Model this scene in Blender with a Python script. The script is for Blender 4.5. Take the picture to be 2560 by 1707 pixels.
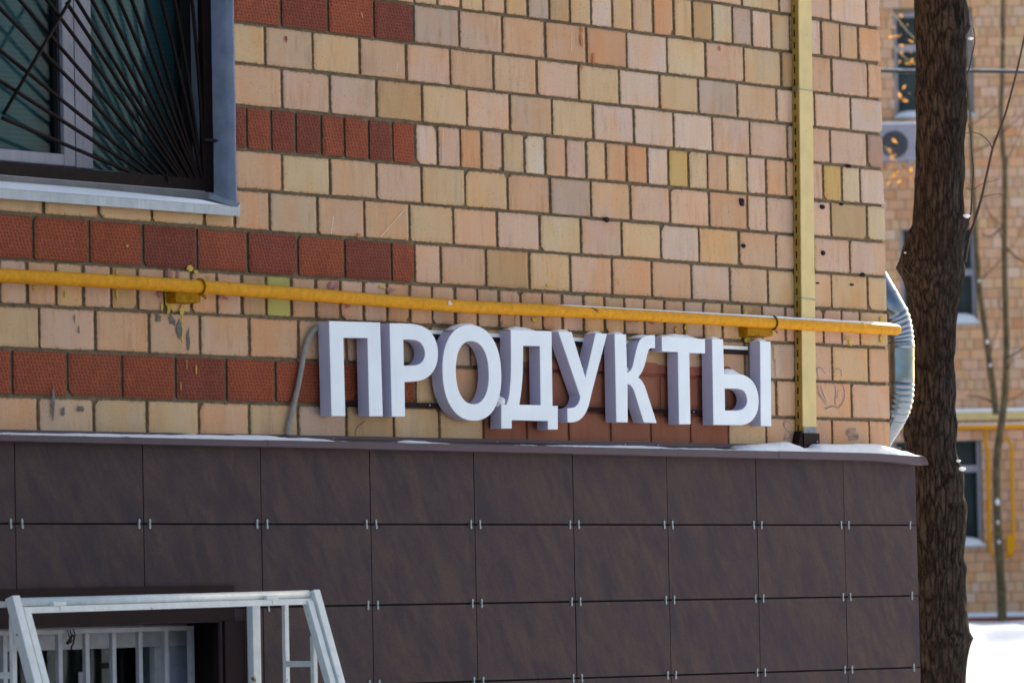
import bpy, bmesh, math, random
from math import sin, cos, pi, radians
from mathutils import Vector, Matrix, noise as mnoise
from mathutils.geometry import tessellate_polygon
random.seed(7)
rnd = random.Random(11)
for o in list(bpy.data.objects):
    bpy.data.objects.remove(o)
S = bpy.context.scene
COLL = S.collection

# measured layout, metres: x along the front wall (corner of the house at 0), y into the wall, z up
D = {
    'xw': -4.0449,
    'zop': 2.7943,
    'bricks': [[-1,-1.7695,-1.5032,"B"],[-1,-1.5032,-1.2415,"W"],[-1,-1.2415,-0.9794,"P"],[-1,-0.9794,-0.7203,"L"],[-1,-0.7203,-0.5957,"P"],[-1,-0.5957,-0.3543,"P"],[-1,-0.3543,-0.0906,"W"],[-1,-0.0906,0.0,"P"],[0,-3.0473,-2.9129,"Y"],[0,-2.9129,-2.7768,"W"],[0,-2.7768,-2.6439,"Y"],[0,-2.6439,-2.5117,"B"],[0,-2.5117,-2.3755,"Y"],[0,-2.3755,-2.2427,"G"],[0,-2.2427,-2.1132,"T"],[0,-2.1132,-1.9797,"Y"],[0,-1.9797,-1.8446,"W"],[0,-1.8446,-1.7132,"Y"],[0,-1.7132,-1.5802,"B"],[0,-1.5802,-1.4457,"D"],[0,-1.4457,-1.3204,"Y"],[0,-1.3204,-1.1855,"T"],[0,-1.1855,-1.0491,"L"],[0,-1.0491,-0.9141,"G"],[0,-0.9141,-0.7803,"W"],[0,-0.7803,-0.6508,"Y"],[0,-0.6508,-0.5369,"B"],[0,-0.5369,-0.425,"W"],[0,-0.425,-0.2888,"O"],[0,-0.2888,-0.1541,"B"],[0,-0.1541,0.0,"O"],[1,-4.0449,-3.7916,"R"],[1,-3.7916,-3.5351,"r"],[1,-3.5351,-3.2791,"R"],[1,-3.2791,-3.0539,"r"],[1,-3.0539,-2.7888,"G"],[1,-2.7888,-2.5316,"P"],[1,-2.5316,-2.2708,"O"],[1,-2.2708,-2.014,"O"],[1,-2.014,-1.7564,"D"],[1,-1.7564,-1.4931,"W"],[1,-1.4931,-1.2372,"L"],[1,-1.2372,-0.9755,"P"],[1,-0.9755,-0.7163,"Y"],[1,-0.7163,-0.6088,"T"],[1,-0.6088,-0.3563,"O"],[1,-0.3563,-0.0928,"P"],[1,-0.0928,0.0,"O"],[2,-4.0449,-3.8781,"Y"],[2,-3.8781,-3.6219,"B"],[2,-3.6219,-3.3617,"Y"],[2,-3.3617,-3.1019,"O"],[2,-3.1019,-2.8451,"P"],[2,-2.8451,-2.5893,"O"],[2,-2.5893,-2.3276,"B"],[2,-2.3276,-2.0671,"P"],[2,-2.0671,-1.8107,"Y"],[2,-1.8107,-1.5487,"W"],[2,-1.5487,-1.2913,"Y"],[2,-1.2913,-1.0281,"G"],[2,-1.0281,-0.7561,"B"],[2,-0.7561,-0.4865,"W"],[2,-0.4865,-0.2229,"W"],[2,-0.2229,0.0,"W"],[3,-4.0449,-3.7923,"O"],[3,-3.7923,-3.532,"P"],[3,-3.532,-3.2741,"P"],[3,-3.2741,-3.0145,"T"],[3,-3.0145,-2.7533,"Y"],[3,-2.7533,-2.4955,"P"],[3,-2.4955,-2.239,"B"],[3,-2.239,-1.9815,"Y"],[3,-1.9815,-1.7208,"W"],[3,-1.7208,-1.4619,"W"],[3,-1.4619,-1.2025,"W"],[3,-1.2025,-0.9457,"P"],[3,-0.9457,-0.6832,"P"],[3,-0.6832,-0.6182,"P"],[3,-0.6182,-0.3776,"P"],[3,-0.3776,-0.1087,"P"],[3,-0.1087,0.0,"S"],[4,-4.0449,-3.9833,"r"],[4,-3.9833,-3.8541,"R"],[4,-3.8541,-3.7234,"r"],[4,-3.7234,-3.5845,"r"],[4,-3.5845,-3.457,"R"],[4,-3.457,-3.3212,"R"],[4,-3.3212,-3.186,"r"],[4,-3.186,-3.0582,"R"],[4,-3.0582,-2.929,"W"],[4,-2.929,-2.7958,"P"],[4,-2.7958,-2.6705,"D"],[4,-2.6705,-2.5462,"P"],[4,-2.5462,-2.4132,"Y"],[4,-2.4132,-2.286,"C"],[4,-2.286,-2.1573,"O"],[4,-2.1573,-2.0297,"P"],[4,-2.0297,-1.9057,"Y"],[4,-1.9057,-1.7752,"O"],[4,-1.7752,-1.638,"D"],[4,-1.638,-1.5018,"W"],[4,-1.5018,-1.3694,"N"],[4,-1.3694,-1.2408,"Y"],[4,-1.2408,-1.1053,"O"],[4,-1.1053,-0.971,"L"],[4,-0.971,-0.8408,"W"],[4,-0.8408,-0.7007,"O"],[4,-0.7007,-0.5676,"O"],[4,-0.5676,-0.436,"P"],[4,-0.436,-0.3,"N"],[4,-0.3,-0.1654,"L"],[4,-0.1654,0.0,"W"],[5,-4.0449,-3.7983,"O"],[5,-3.7983,-3.5405,"Y"],[5,-3.5405,-3.2829,"B"],[5,-3.2829,-3.026,"P"],[5,-3.026,-2.7723,"Y"],[5,-2.7723,-2.5198,"Y"],[5,-2.5198,-2.2615,"O"],[5,-2.2615,-2.0073,"G"],[5,-2.0073,-1.755,"B"],[5,-1.755,-1.497,"P"],[5,-1.497,-1.2359,"P"],[5,-1.2359,-0.9744,"O"],[5,-0.9744,-0.8414,"P"],[5,-0.8414,-0.6393,"P"],[5,-0.6393,-0.3848,"P"],[5,-0.3848,-0.1219,"T"],[5,-0.1219,0.0,"L"],[6,-5.2688,-5.0088,"Y"],[6,-5.0088,-4.7428,"Y"],[6,-4.7428,-4.4776,"Y"],[6,-4.4776,-4.2114,"Y"],[6,-4.2114,-4.0538,"Y"],[6,-4.0538,-3.8705,"O"],[6,-3.8705,-3.6123,"B"],[6,-3.6123,-3.3543,"O"],[6,-3.3543,-3.0992,"B"],[6,-3.0992,-2.8449,"Y"],[6,-2.8449,-2.587,"O"],[6,-2.587,-2.3303,"P"],[6,-2.3303,-2.0752,"L"],[6,-2.0752,-1.8168,"P"],[6,-1.8168,-1.5629,"Y"],[6,-1.5629,-1.3088,"W"],[6,-1.3088,-1.0408,"Y"],[6,-1.0408,-0.7832,"O"],[6,-0.7832,-0.5175,"P"],[6,-0.5175,-0.2546,"P"],[6,-0.2546,0.0,"P"],[7,-5.3188,-5.0588,"R"],[7,-5.0588,-4.7905,"R"],[7,-4.7905,-4.5249,"R"],[7,-4.5249,-4.252,"r"],[7,-4.252,-3.9906,"R"],[7,-3.9906,-3.7247,"r"],[7,-3.7247,-3.4673,"R"],[7,-3.4673,-3.2059,"r"],[7,-3.2059,-3.0739,"R"],[7,-3.0739,-2.924,"P"],[7,-2.924,-2.6585,"O"],[7,-2.6585,-2.3987,"T"],[7,-2.3987,-2.1452,"Y"],[7,-2.1452,-1.8833,"P"],[7,-1.8833,-1.6258,"O"],[7,-1.6258,-1.3651,"O"],[7,-1.3651,-1.1066,"W"],[7,-1.1066,-0.8451,"B"],[7,-0.8451,-0.6487,"Y"],[7,-0.6487,-0.3945,"B"],[7,-0.3945,-0.1291,"Y"],[7,-0.1291,0.0,"Y"],[8,-5.2204,-5.0904,"P"],[8,-5.0904,-4.9538,"O"],[8,-4.9538,-4.8211,"Y"],[8,-4.8211,-4.6867,"P"],[8,-4.6867,-4.5563,"T"],[8,-4.5563,-4.4203,"O"],[8,-4.4203,-4.2865,"Y"],[8,-4.2865,-4.1529,"O"],[8,-4.1529,-4.0239,"P"],[8,-4.0239,-3.8954,"T"],[8,-3.8954,-3.761,"U"],[8,-3.761,-3.6293,"O"],[8,-3.6293,-3.4959,"O"],[8,-3.4959,-3.3674,"P"],[8,-3.3674,-3.2352,"P"],[8,-3.2352,-3.1059,"O"],[8,-3.1059,-2.9773,"O"],[8,-2.9773,-2.8449,"P"],[8,-2.8449,-2.7132,"O"],[8,-2.7132,-2.5847,"B"],[8,-2.5847,-2.4547,"P"],[8,-2.4547,-2.3232,"O"],[8,-2.3232,-2.2,"O"],[8,-2.2,-2.068,"P"],[8,-2.068,-1.9369,"Y"],[8,-1.9369,-1.8095,"Y"],[8,-1.8095,-1.6806,"P"],[8,-1.6806,-1.5503,"B"],[8,-1.5503,-1.4212,"O"],[8,-1.4212,-1.2906,"P"],[8,-1.2906,-1.164,"Y"],[8,-1.164,-1.0305,"Y"],[8,-1.0305,-0.89,"T"],[8,-0.89,-0.7282,"P"],[8,-0.7282,-0.5927,"P"],[8,-0.5927,-0.4585,"P"],[8,-0.4585,-0.3257,"P"],[8,-0.3257,-0.1915,"P"],[8,-0.1915,0.0,"Y"],[9,-5.297,-5.037,"Y"],[9,-5.037,-4.7682,"P"],[9,-4.7682,-4.5021,"O"],[9,-4.5021,-4.2451,"O"],[9,-4.2451,-3.9879,"B"],[9,-3.9879,-3.7264,"O"],[9,-3.7264,-3.467,"O"],[9,-3.467,-3.2261,"P"],[9,-3.2261,-2.9934,"B"],[9,-2.9934,-2.7604,"G"],[9,-2.7604,-2.5152,"B"],[9,-2.5152,-2.2644,"T"],[9,-2.2644,-2.0105,"T"],[9,-2.0105,-1.7559,"T"],[9,-1.7559,-1.5061,"T"],[9,-1.5061,-1.2616,"B"],[9,-1.2616,-1.0174,"O"],[9,-1.0174,-0.6641,"G"],[9,-0.6641,-0.4045,"P"],[9,-0.4045,-0.1391,"Y"],[9,-0.1391,0.0,"O"],[10,-5.4281,-5.1681,"R"],[10,-5.1681,-4.9068,"R"],[10,-4.9068,-4.6405,"R"],[10,-4.6405,-4.373,"R"],[10,-4.373,-4.1149,"r"],[10,-4.1149,-3.8567,"R"],[10,-3.8567,-3.6007,"R"],[10,-3.6007,-3.3427,"R"],[10,-3.3427,-3.083,"R"],[10,-3.083,-2.8636,"Y"],[10,-2.8636,-2.6112,"D"],[10,-2.6112,-2.3554,"X"],[10,-2.3554,-2.1036,"X"],[10,-2.1036,-1.8486,"X"],[10,-1.8486,-1.5904,"X"],[10,-1.5904,-1.3291,"X"],[10,-1.3291,-1.0699,"X"],[10,-1.0699,-0.805,"B"],[10,-0.805,-0.5427,"O"],[10,-0.5427,-0.2688,"O"],[10,-0.2688,0.0,"P"],[11,-5.3071,-5.0471,"O"],[11,-5.0471,-4.7827,"B"],[11,-4.7827,-4.5211,"Y"],[11,-4.5211,-4.2567,"Y"],[11,-4.2567,-3.9958,"O"],[11,-3.9958,-3.7368,"Y"],[11,-3.7368,-3.4757,"P"],[11,-3.4757,-3.2125,"T"],[11,-3.2125,-2.952,"Y"],[11,-2.952,-2.6946,"Y"],[11,-2.6946,-2.4359,"X"],[11,-2.4359,-2.1786,"X"],[11,-2.1786,-1.9152,"X"],[11,-1.9152,-1.656,"X"],[11,-1.656,-1.3962,"X"],[11,-1.3962,-1.1414,"X"],[11,-1.1414,-0.8809,"Y"],[11,-0.8809,-0.6684,"O"],[11,-0.6684,-0.4147,"O"],[11,-0.4147,-0.1439,"O"],[11,-0.1439,0.0,"O"]],
    'jf': {"-1":[-0.00769,3.9253],"0":[-0.00769,3.7763],"1":[0.0035,3.6299],"2":[0.00178,3.4761],"3":[0.00181,3.3312],"4":[0.00211,3.184],"5":[0.00245,3.0298],"6":[-9e-05,2.8781],"7":[-0.00125,2.7308],"8":[-5e-05,2.5828],"9":[0.00031,2.4333],"10":[-0.00089,2.2815],"11":[0.00022,2.1299],"12":[0.00022,1.9809]},
    'pcols': [-5.8361,-5.2361,-4.6236,-4.0258,-3.4379,-2.8461,-2.2526,-1.6572,-1.0623,-0.4502,0.0809],
    'prows': [[-0.00268,1.6903],[-0.00409,1.3957],[-0.00831,1.0973]],
    'letters': {"P":[[[-3.6424,2.4234],[-3.3632,2.4271],[-3.3576,2.0891],[-3.4315,2.0878],[-3.4333,2.3689],[-3.5683,2.3667],[-3.5648,2.0864],[-3.639,2.0851]]],"R":[[[-3.3084,2.4263],[-3.2058,2.4282],[-3.2008,2.4281],[-3.1938,2.428],[-3.1855,2.4279],[-3.177,2.4276],[-3.169,2.4272],[-3.1616,2.4265],[-3.1541,2.4258],[-3.1467,2.425],[-3.1394,2.4239],[-3.1322,2.4225],[-3.1252,2.4209],[-3.1183,2.4191],[-3.1115,2.417],[-3.1048,2.4146],[-3.0983,2.4118],[-3.0917,2.4086],[-3.0851,2.405],[-3.0787,2.4011],[-3.0728,2.397],[-3.0674,2.3926],[-3.0626,2.3881],[-3.0583,2.3833],[-3.0545,2.3783],[-3.0511,2.373],[-3.0481,2.3675],[-3.0454,2.3617],[-3.043,2.3556],[-3.0411,2.3494],[-3.0397,2.343],[-3.0387,2.3366],[-3.0382,2.33],[-3.0382,2.3233],[-3.0386,2.3165],[-3.0395,2.3099],[-3.0409,2.3034],[-3.0426,2.2972],[-3.0448,2.2911],[-3.0473,2.2851],[-3.0504,2.2793],[-3.0538,2.2738],[-3.0578,2.2684],[-3.0621,2.2633],[-3.0669,2.2583],[-3.0721,2.2537],[-3.0775,2.2493],[-3.0832,2.2453],[-3.0893,2.2416],[-3.0957,2.2382],[-3.1024,2.235],[-3.1095,2.2321],[-3.117,2.2295],[-3.125,2.2272],[-3.1333,2.2251],[-3.1416,2.2233],[-3.1497,2.2217],[-3.1577,2.2204],[-3.1655,2.2195],[-3.1735,2.2187],[-3.1814,2.2181],[-3.1896,2.2175],[-3.1986,2.217],[-3.2084,2.2166],[-3.218,2.2163],[-3.2262,2.216],[-3.232,2.2159],[-3.233,2.09],[-3.3062,2.0888]],[[-3.2347,2.3704],[-3.1934,2.3709],[-3.1895,2.3708],[-3.184,2.3707],[-3.1776,2.3705],[-3.171,2.3702],[-3.1651,2.3696],[-3.1597,2.3687],[-3.1544,2.3677],[-3.1492,2.3664],[-3.1442,2.3649],[-3.1397,2.363],[-3.1355,2.3608],[-3.1316,2.3582],[-3.1281,2.3553],[-3.1248,2.3522],[-3.1219,2.3489],[-3.1193,2.3453],[-3.1169,2.3413],[-3.1149,2.3371],[-3.1133,2.333],[-3.1122,2.329],[-3.1117,2.3252],[-3.1116,2.3215],[-3.112,2.3178],[-3.1128,2.3142],[-3.1139,2.3107],[-3.1155,2.3071],[-3.1176,2.3036],[-3.1201,2.3001],[-3.1228,2.2968],[-3.1259,2.2939],[-3.1291,2.2913],[-3.1327,2.2889],[-3.1365,2.2868],[-3.1406,2.2849],[-3.145,2.2832],[-3.1497,2.2816],[-3.1547,2.2803],[-3.1599,2.2792],[-3.1653,2.2782],[-3.1707,2.2774],[-3.1761,2.2768],[-3.1816,2.2764],[-3.1872,2.2761],[-3.193,2.2758],[-3.1991,2.2756],[-3.2063,2.2754],[-3.2144,2.2751],[-3.2224,2.275],[-3.2293,2.2748],[-3.2342,2.2747]]],"O":[[[-2.6701,2.2565],[-2.6714,2.2274],[-2.6754,2.2031],[-2.682,2.1809],[-2.691,2.1607],[-2.7025,2.1425],[-2.7162,2.1264],[-2.7321,2.1126],[-2.75,2.1011],[-2.7697,2.0922],[-2.7912,2.0859],[-2.8148,2.0822],[-2.8429,2.0813],[-2.8709,2.0831],[-2.8943,2.0875],[-2.9156,2.0944],[-2.935,2.1039],[-2.9525,2.1157],[-2.968,2.1298],[-2.9814,2.1461],[-2.9926,2.1643],[-3.0014,2.1845],[-3.0078,2.2064],[-3.0116,2.2305],[-3.0129,2.2592],[-3.0116,2.2879],[-3.0078,2.3119],[-3.0014,2.3338],[-2.9926,2.3538],[-2.9815,2.3719],[-2.9681,2.388],[-2.9525,2.4019],[-2.935,2.4135],[-2.9155,2.4227],[-2.8942,2.4293],[-2.8708,2.4333],[-2.8428,2.4347],[-2.8147,2.4333],[-2.7911,2.4293],[-2.7695,2.4226],[-2.7498,2.4134],[-2.7319,2.4016],[-2.716,2.3875],[-2.7023,2.3712],[-2.6909,2.3528],[-2.6818,2.3324],[-2.6753,2.3101],[-2.6714,2.2857]],[[-2.7429,2.2579],[-2.7437,2.2387],[-2.7459,2.2226],[-2.7496,2.2079],[-2.7547,2.1946],[-2.7612,2.1825],[-2.7689,2.1719],[-2.7778,2.1627],[-2.7879,2.1551],[-2.7991,2.1491],[-2.8113,2.1448],[-2.8246,2.1424],[-2.8405,2.1417],[-2.8564,2.1428],[-2.8697,2.1456],[-2.8818,2.1501],[-2.8928,2.1564],[-2.9028,2.1642],[-2.9116,2.1735],[-2.9192,2.1843],[-2.9256,2.1964],[-2.9306,2.2098],[-2.9342,2.2244],[-2.9364,2.2404],[-2.9372,2.2594],[-2.9364,2.2785],[-2.9342,2.2945],[-2.9306,2.309],[-2.9256,2.3223],[-2.9192,2.3343],[-2.9116,2.345],[-2.9027,2.3542],[-2.8928,2.3619],[-2.8817,2.3679],[-2.8696,2.3723],[-2.8563,2.3749],[-2.8404,2.3758],[-2.8245,2.3749],[-2.8112,2.3722],[-2.799,2.3677],[-2.7878,2.3616],[-2.7777,2.3538],[-2.7688,2.3445],[-2.7611,2.3337],[-2.7546,2.3215],[-2.7495,2.308],[-2.7458,2.2933],[-2.7436,2.2772]]],"D":[[[-2.6067,2.4242],[-2.3618,2.4265],[-2.3653,2.1441],[-2.3329,2.1447],[-2.336,2.0556],[-2.3958,2.0548],[-2.3947,2.0869],[-2.6137,2.0872],[-2.6147,2.0554],[-2.6755,2.0545],[-2.6726,2.1433],[-2.6411,2.1435],[-2.6391,2.1472],[-2.6362,2.1523],[-2.6329,2.1584],[-2.6297,2.1652],[-2.627,2.1722],[-2.6248,2.1796],[-2.6228,2.1876],[-2.621,2.1961],[-2.6194,2.2048],[-2.6179,2.2135],[-2.6165,2.222],[-2.6152,2.2305],[-2.6141,2.2393],[-2.6131,2.2485],[-2.6122,2.2585],[-2.6114,2.2695],[-2.6106,2.2813],[-2.61,2.2935],[-2.6095,2.306],[-2.609,2.3185],[-2.6087,2.3314],[-2.6085,2.3448],[-2.6084,2.3581],[-2.6083,2.3708],[-2.6081,2.3822],[-2.6079,2.3927],[-2.6075,2.4026],[-2.6072,2.4115],[-2.6069,2.4189]],[[-2.5366,2.3674],[-2.4339,2.3684],[-2.4365,2.1458],[-2.5663,2.1449],[-2.5647,2.1508],[-2.5623,2.159],[-2.5597,2.1686],[-2.557,2.1788],[-2.5546,2.1886],[-2.5525,2.198],[-2.5505,2.2077],[-2.5486,2.2175],[-2.5468,2.2275],[-2.5452,2.2376],[-2.5438,2.2475],[-2.5426,2.2572],[-2.5416,2.2673],[-2.5407,2.2781],[-2.5398,2.2903],[-2.539,2.3054],[-2.5382,2.3231],[-2.5376,2.3409],[-2.537,2.3565]]],"U":[[[-2.319,2.426],[-2.2389,2.4273],[-2.1581,2.254],[-2.0877,2.4274],[-2.0173,2.4276],[-2.1248,2.1917],[-2.1268,2.1865],[-2.1296,2.1792],[-2.1329,2.1708],[-2.1364,2.1624],[-2.1398,2.1551],[-2.1429,2.149],[-2.146,2.1433],[-2.1492,2.138],[-2.1526,2.1329],[-2.1563,2.128],[-2.1603,2.1233],[-2.1646,2.1188],[-2.1691,2.1145],[-2.1738,2.1105],[-2.1788,2.1067],[-2.1841,2.1032],[-2.1896,2.0999],[-2.1954,2.0968],[-2.2013,2.0941],[-2.2072,2.0918],[-2.2132,2.0898],[-2.2193,2.0881],[-2.2255,2.0868],[-2.2318,2.0857],[-2.2384,2.0848],[-2.2458,2.0842],[-2.2541,2.0839],[-2.2622,2.0839],[-2.2693,2.0839],[-2.2742,2.0839],[-2.2736,2.1374],[-2.252,2.1382],[-2.2485,2.1387],[-2.2436,2.1393],[-2.2379,2.1401],[-2.2322,2.1413],[-2.2271,2.1428],[-2.2226,2.1448],[-2.2183,2.1472],[-2.2141,2.1498],[-2.2103,2.1527],[-2.2069,2.1557],[-2.2038,2.159],[-2.2011,2.1626],[-2.1987,2.1664],[-2.1967,2.1699],[-2.1951,2.1731],[-2.194,2.176],[-2.1934,2.1787],[-2.1931,2.1811],[-2.193,2.1831],[-2.1928,2.1846]]],"K":[[[-1.968,2.4279],[-1.8969,2.4289],[-1.8959,2.2801],[-1.8959,2.2801],[-1.8932,2.281],[-1.8894,2.2823],[-1.8849,2.2838],[-1.8805,2.2855],[-1.8765,2.2876],[-1.8732,2.2897],[-1.87,2.2921],[-1.867,2.2948],[-1.8641,2.2978],[-1.8614,2.3015],[-1.8588,2.3057],[-1.8565,2.3104],[-1.8543,2.3155],[-1.852,2.321],[-1.8496,2.3269],[-1.8469,2.3334],[-1.8441,2.3405],[-1.8413,2.3479],[-1.8384,2.3552],[-1.8355,2.3622],[-1.8326,2.3689],[-1.8296,2.3756],[-1.8266,2.3821],[-1.8235,2.3881],[-1.8202,2.3936],[-1.8168,2.3985],[-1.8134,2.4028],[-1.8097,2.4067],[-1.8058,2.4103],[-1.8015,2.4136],[-1.7968,2.4166],[-1.7918,2.4193],[-1.7864,2.4217],[-1.7809,2.4238],[-1.7754,2.4256],[-1.7698,2.4271],[-1.7642,2.4282],[-1.7585,2.4291],[-1.7525,2.4298],[-1.7462,2.4304],[-1.7389,2.4309],[-1.7307,2.4312],[-1.7226,2.4313],[-1.7156,2.4314],[-1.7106,2.4315],[-1.7125,2.3811],[-1.7351,2.3813],[-1.7372,2.3807],[-1.7402,2.3799],[-1.7437,2.3788],[-1.7471,2.3774],[-1.7502,2.3754],[-1.7527,2.3729],[-1.7551,2.3698],[-1.7574,2.3663],[-1.7596,2.3625],[-1.7618,2.3584],[-1.7639,2.3538],[-1.7659,2.3489],[-1.7679,2.3436],[-1.77,2.3382],[-1.7724,2.3328],[-1.7748,2.3274],[-1.7774,2.3218],[-1.7802,2.3161],[-1.7831,2.3106],[-1.7862,2.3053],[-1.7897,2.3002],[-1.7934,2.2952],[-1.7972,2.2903],[-1.8012,2.2858],[-1.8051,2.2815],[-1.8093,2.2775],[-1.8139,2.2735],[-1.8184,2.2699],[-1.8222,2.2669],[-1.825,2.2648],[-1.8211,2.2629],[-1.8155,2.2602],[-1.8095,2.257],[-1.8042,2.2536],[-1.7999,2.25],[-1.7959,2.2459],[-1.7922,2.2417],[-1.7887,2.2373],[-1.7867,2.2352],[-1.7857,2.2347],[-1.7832,2.2306],[-1.7766,2.2181],[-1.7627,2.1908],[-1.7437,2.1529],[-1.7251,2.1155],[-1.7123,2.0899],[-1.7941,2.0909],[-1.8034,2.1108],[-1.817,2.1396],[-1.831,2.1693],[-1.8417,2.1916],[-1.8477,2.2037],[-1.851,2.2103],[-1.8535,2.2142],[-1.8567,2.2184],[-1.8611,2.2234],[-1.8658,2.2278],[-1.8705,2.2314],[-1.8753,2.2342],[-1.8805,2.236],[-1.886,2.2369],[-1.8909,2.2373],[-1.8943,2.2377],[-1.8984,2.0893],[-1.9695,2.0897]]],"T":[[[-1.6654,2.4274],[-1.3826,2.426],[-1.3847,2.3698],[-1.4895,2.3685],[-1.4916,2.0886],[-1.5659,2.0874],[-1.5624,2.3697],[-1.6662,2.3699]]],"S":[[[-1.3338,2.4274],[-1.262,2.4284],[-1.26,2.2905],[-1.1694,2.2927],[-1.1644,2.2926],[-1.1572,2.2925],[-1.1488,2.2922],[-1.1402,2.2917],[-1.1321,2.2908],[-1.1246,2.2894],[-1.117,2.2876],[-1.1094,2.2854],[-1.1021,2.283],[-1.0951,2.2805],[-1.0885,2.2777],[-1.0822,2.2747],[-1.0761,2.2714],[-1.0704,2.2678],[-1.065,2.2639],[-1.06,2.2596],[-1.0553,2.2549],[-1.0509,2.2499],[-1.047,2.2448],[-1.0434,2.2396],[-1.0403,2.2342],[-1.0375,2.2286],[-1.0351,2.2229],[-1.0331,2.2173],[-1.0315,2.2118],[-1.0303,2.2065],[-1.0295,2.2013],[-1.029,2.1962],[-1.0289,2.1911],[-1.0291,2.1857],[-1.0296,2.1802],[-1.0304,2.1746],[-1.0316,2.1688],[-1.0331,2.1631],[-1.0351,2.1576],[-1.0375,2.1521],[-1.0403,2.1467],[-1.0435,2.1414],[-1.0471,2.1362],[-1.0512,2.1313],[-1.0558,2.1265],[-1.0608,2.1219],[-1.0662,2.1175],[-1.072,2.1134],[-1.078,2.1096],[-1.0844,2.1063],[-1.091,2.1033],[-1.098,2.1007],[-1.1052,2.0984],[-1.1127,2.0963],[-1.1211,2.0946],[-1.1306,2.0932],[-1.14,2.092],[-1.148,2.0912],[-1.1537,2.0905],[-1.3383,2.0881]],[[-1.2582,2.2342],[-1.1683,2.2349],[-1.164,2.2344],[-1.1579,2.2338],[-1.1508,2.233],[-1.1438,2.2318],[-1.138,2.2304],[-1.1332,2.2285],[-1.1288,2.2263],[-1.1248,2.2239],[-1.1213,2.2211],[-1.118,2.218],[-1.1151,2.2145],[-1.1125,2.2105],[-1.1103,2.2062],[-1.1085,2.2021],[-1.1072,2.1982],[-1.1065,2.1948],[-1.1062,2.1916],[-1.1063,2.1885],[-1.1069,2.1854],[-1.1079,2.1823],[-1.1092,2.179],[-1.1109,2.1756],[-1.1131,2.1723],[-1.1157,2.1691],[-1.1187,2.1661],[-1.1223,2.1633],[-1.1264,2.1605],[-1.1309,2.158],[-1.1358,2.1557],[-1.141,2.1537],[-1.1471,2.152],[-1.1542,2.1507],[-1.1613,2.1495],[-1.1675,2.1487],[-1.1718,2.148],[-1.2596,2.146]]],"I":[[[-1.0084,2.4278],[-0.938,2.4291],[-0.9463,2.0888],[-1.0173,2.0886]]]},
    'rail_up': [[-3.1579,-0.02,2.4021],[-2.4181,-0.02,2.3961],[-2.1726,-0.02,2.3911],[-2.0978,-0.02,2.3932],[-1.1741,-0.02,2.3992],[-1.0107,-0.02,2.3973]],
    'rail_lo': [[-3.479,-0.02,2.1355],[-3.109,-0.02,2.1366],[-2.0565,-0.02,2.1437],[-1.8797,-0.02,2.1407],[-1.332,-0.02,2.1409]],
    'lip_top': [-0.00181,1.98473],
    'lip_bot': [-0.00382,1.95455],
    'up_top': [0.00044,2.0193],
    'snow': [[-5.3306,1.9989],[-5.145,2.0001],[-4.8598,2.0013],[-4.5662,2.0025],[-4.2432,2.0054],[-4.0778,2.0076],[-3.973,2.0076],[-3.9183,2.0013],[-3.8675,1.9991],[-3.8248,2.0025],[-3.7391,1.9993],[-3.6311,1.9936],[-3.5219,1.9892],[-3.2997,1.9919],[-3.232,1.9985],[-3.1641,1.9979],[-3.027,1.9922],[-2.8882,1.988],[-2.771,1.9894],[-2.3629,1.9926],[-2.1157,1.9939],[-1.8629,1.9953],[-1.8117,1.9959],[-1.6047,1.9904],[-1.4467,1.9922],[-1.206,1.9885],[-1.1569,1.9954],[-1.1102,2.0071],[-0.9866,2.0133],[-0.856,2.0229],[-0.7922,2.0124],[-0.7366,2.0],[-0.666,2.0008],[-0.637,2.0174],[-0.5086,2.0189],[-0.2036,2.0225],[-0.1302,2.0134],[-0.0122,1.9947],[0.0771,1.9806]],
    'pipe': [[-5.6285,-0.055,2.5226],[-5.2649,-0.055,2.5223],[-4.7906,-0.055,2.5232],[-4.2927,-0.055,2.522],[-3.6616,-0.055,2.5148],[-2.8629,-0.055,2.5043],[-2.2751,-0.055,2.5082],[-1.668,-0.055,2.5087],[-0.9724,-0.055,2.5079],[-0.1748,-0.055,2.5071]],
    'brk': [[[-4.4252,-0.055,2.4963],[-4.2891,-0.055,2.5014],[-4.4261,-0.055,2.4563],[-4.2902,-0.055,2.4597]],[[-1.0692,-0.055,2.4887],[-0.8847,-0.055,2.4864],[-1.0711,-0.055,2.4405],[-0.8865,-0.055,2.4427]]],
    'strap': [[-4.2988,-0.055,2.5218],[-0.8922,-0.055,2.5072]],
    'bands': [[-4.5746,-0.055,2.5208],[-2.5861,-0.055,2.505],[-0.2628,-0.055,2.506],[-2.3366,-0.055,2.5046]],
    'tray': {"top":[[-0.6395,-0.048,3.8397],[-0.548,-0.048,3.8477]],"bot":[[-0.6824,-0.048,2.0614],[-0.5864,-0.048,2.0545]]},
    'tray_foot': [[-0.6927,-0.055,2.0529],[-0.5795,-0.055,2.0511],[-0.5817,-0.055,1.9988]],
    'ties': [[-0.6179,-0.05,3.4726],[-0.631,-0.05,2.6157]],
    'hose': [[-3.646,-0.022,2.402],[-3.6708,-0.022,2.3855],[-3.6977,-0.022,2.3514],[-3.7161,-0.022,2.3117],[-3.728,-0.022,2.2704],[-3.7398,-0.022,2.2309],[-3.7545,-0.022,2.1843],[-3.7719,-0.022,2.1378],[-3.7921,-0.022,2.0842],[-3.8049,-0.022,2.045],[-3.8121,-0.022,2.0165]],
    'spout': [[0.15,0.2776,2.9118],[0.15,0.1754,2.752],[0.16,0.1021,2.6259],[0.1891,0.085,2.5614],[0.2126,0.085,2.4772],[0.2114,0.085,2.3838],[0.2076,0.085,2.2989],[0.2144,0.1,2.2233],[0.2223,0.14,2.1571],[0.2229,0.2,2.0829],[0.2418,0.26,2.0172]],
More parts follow.
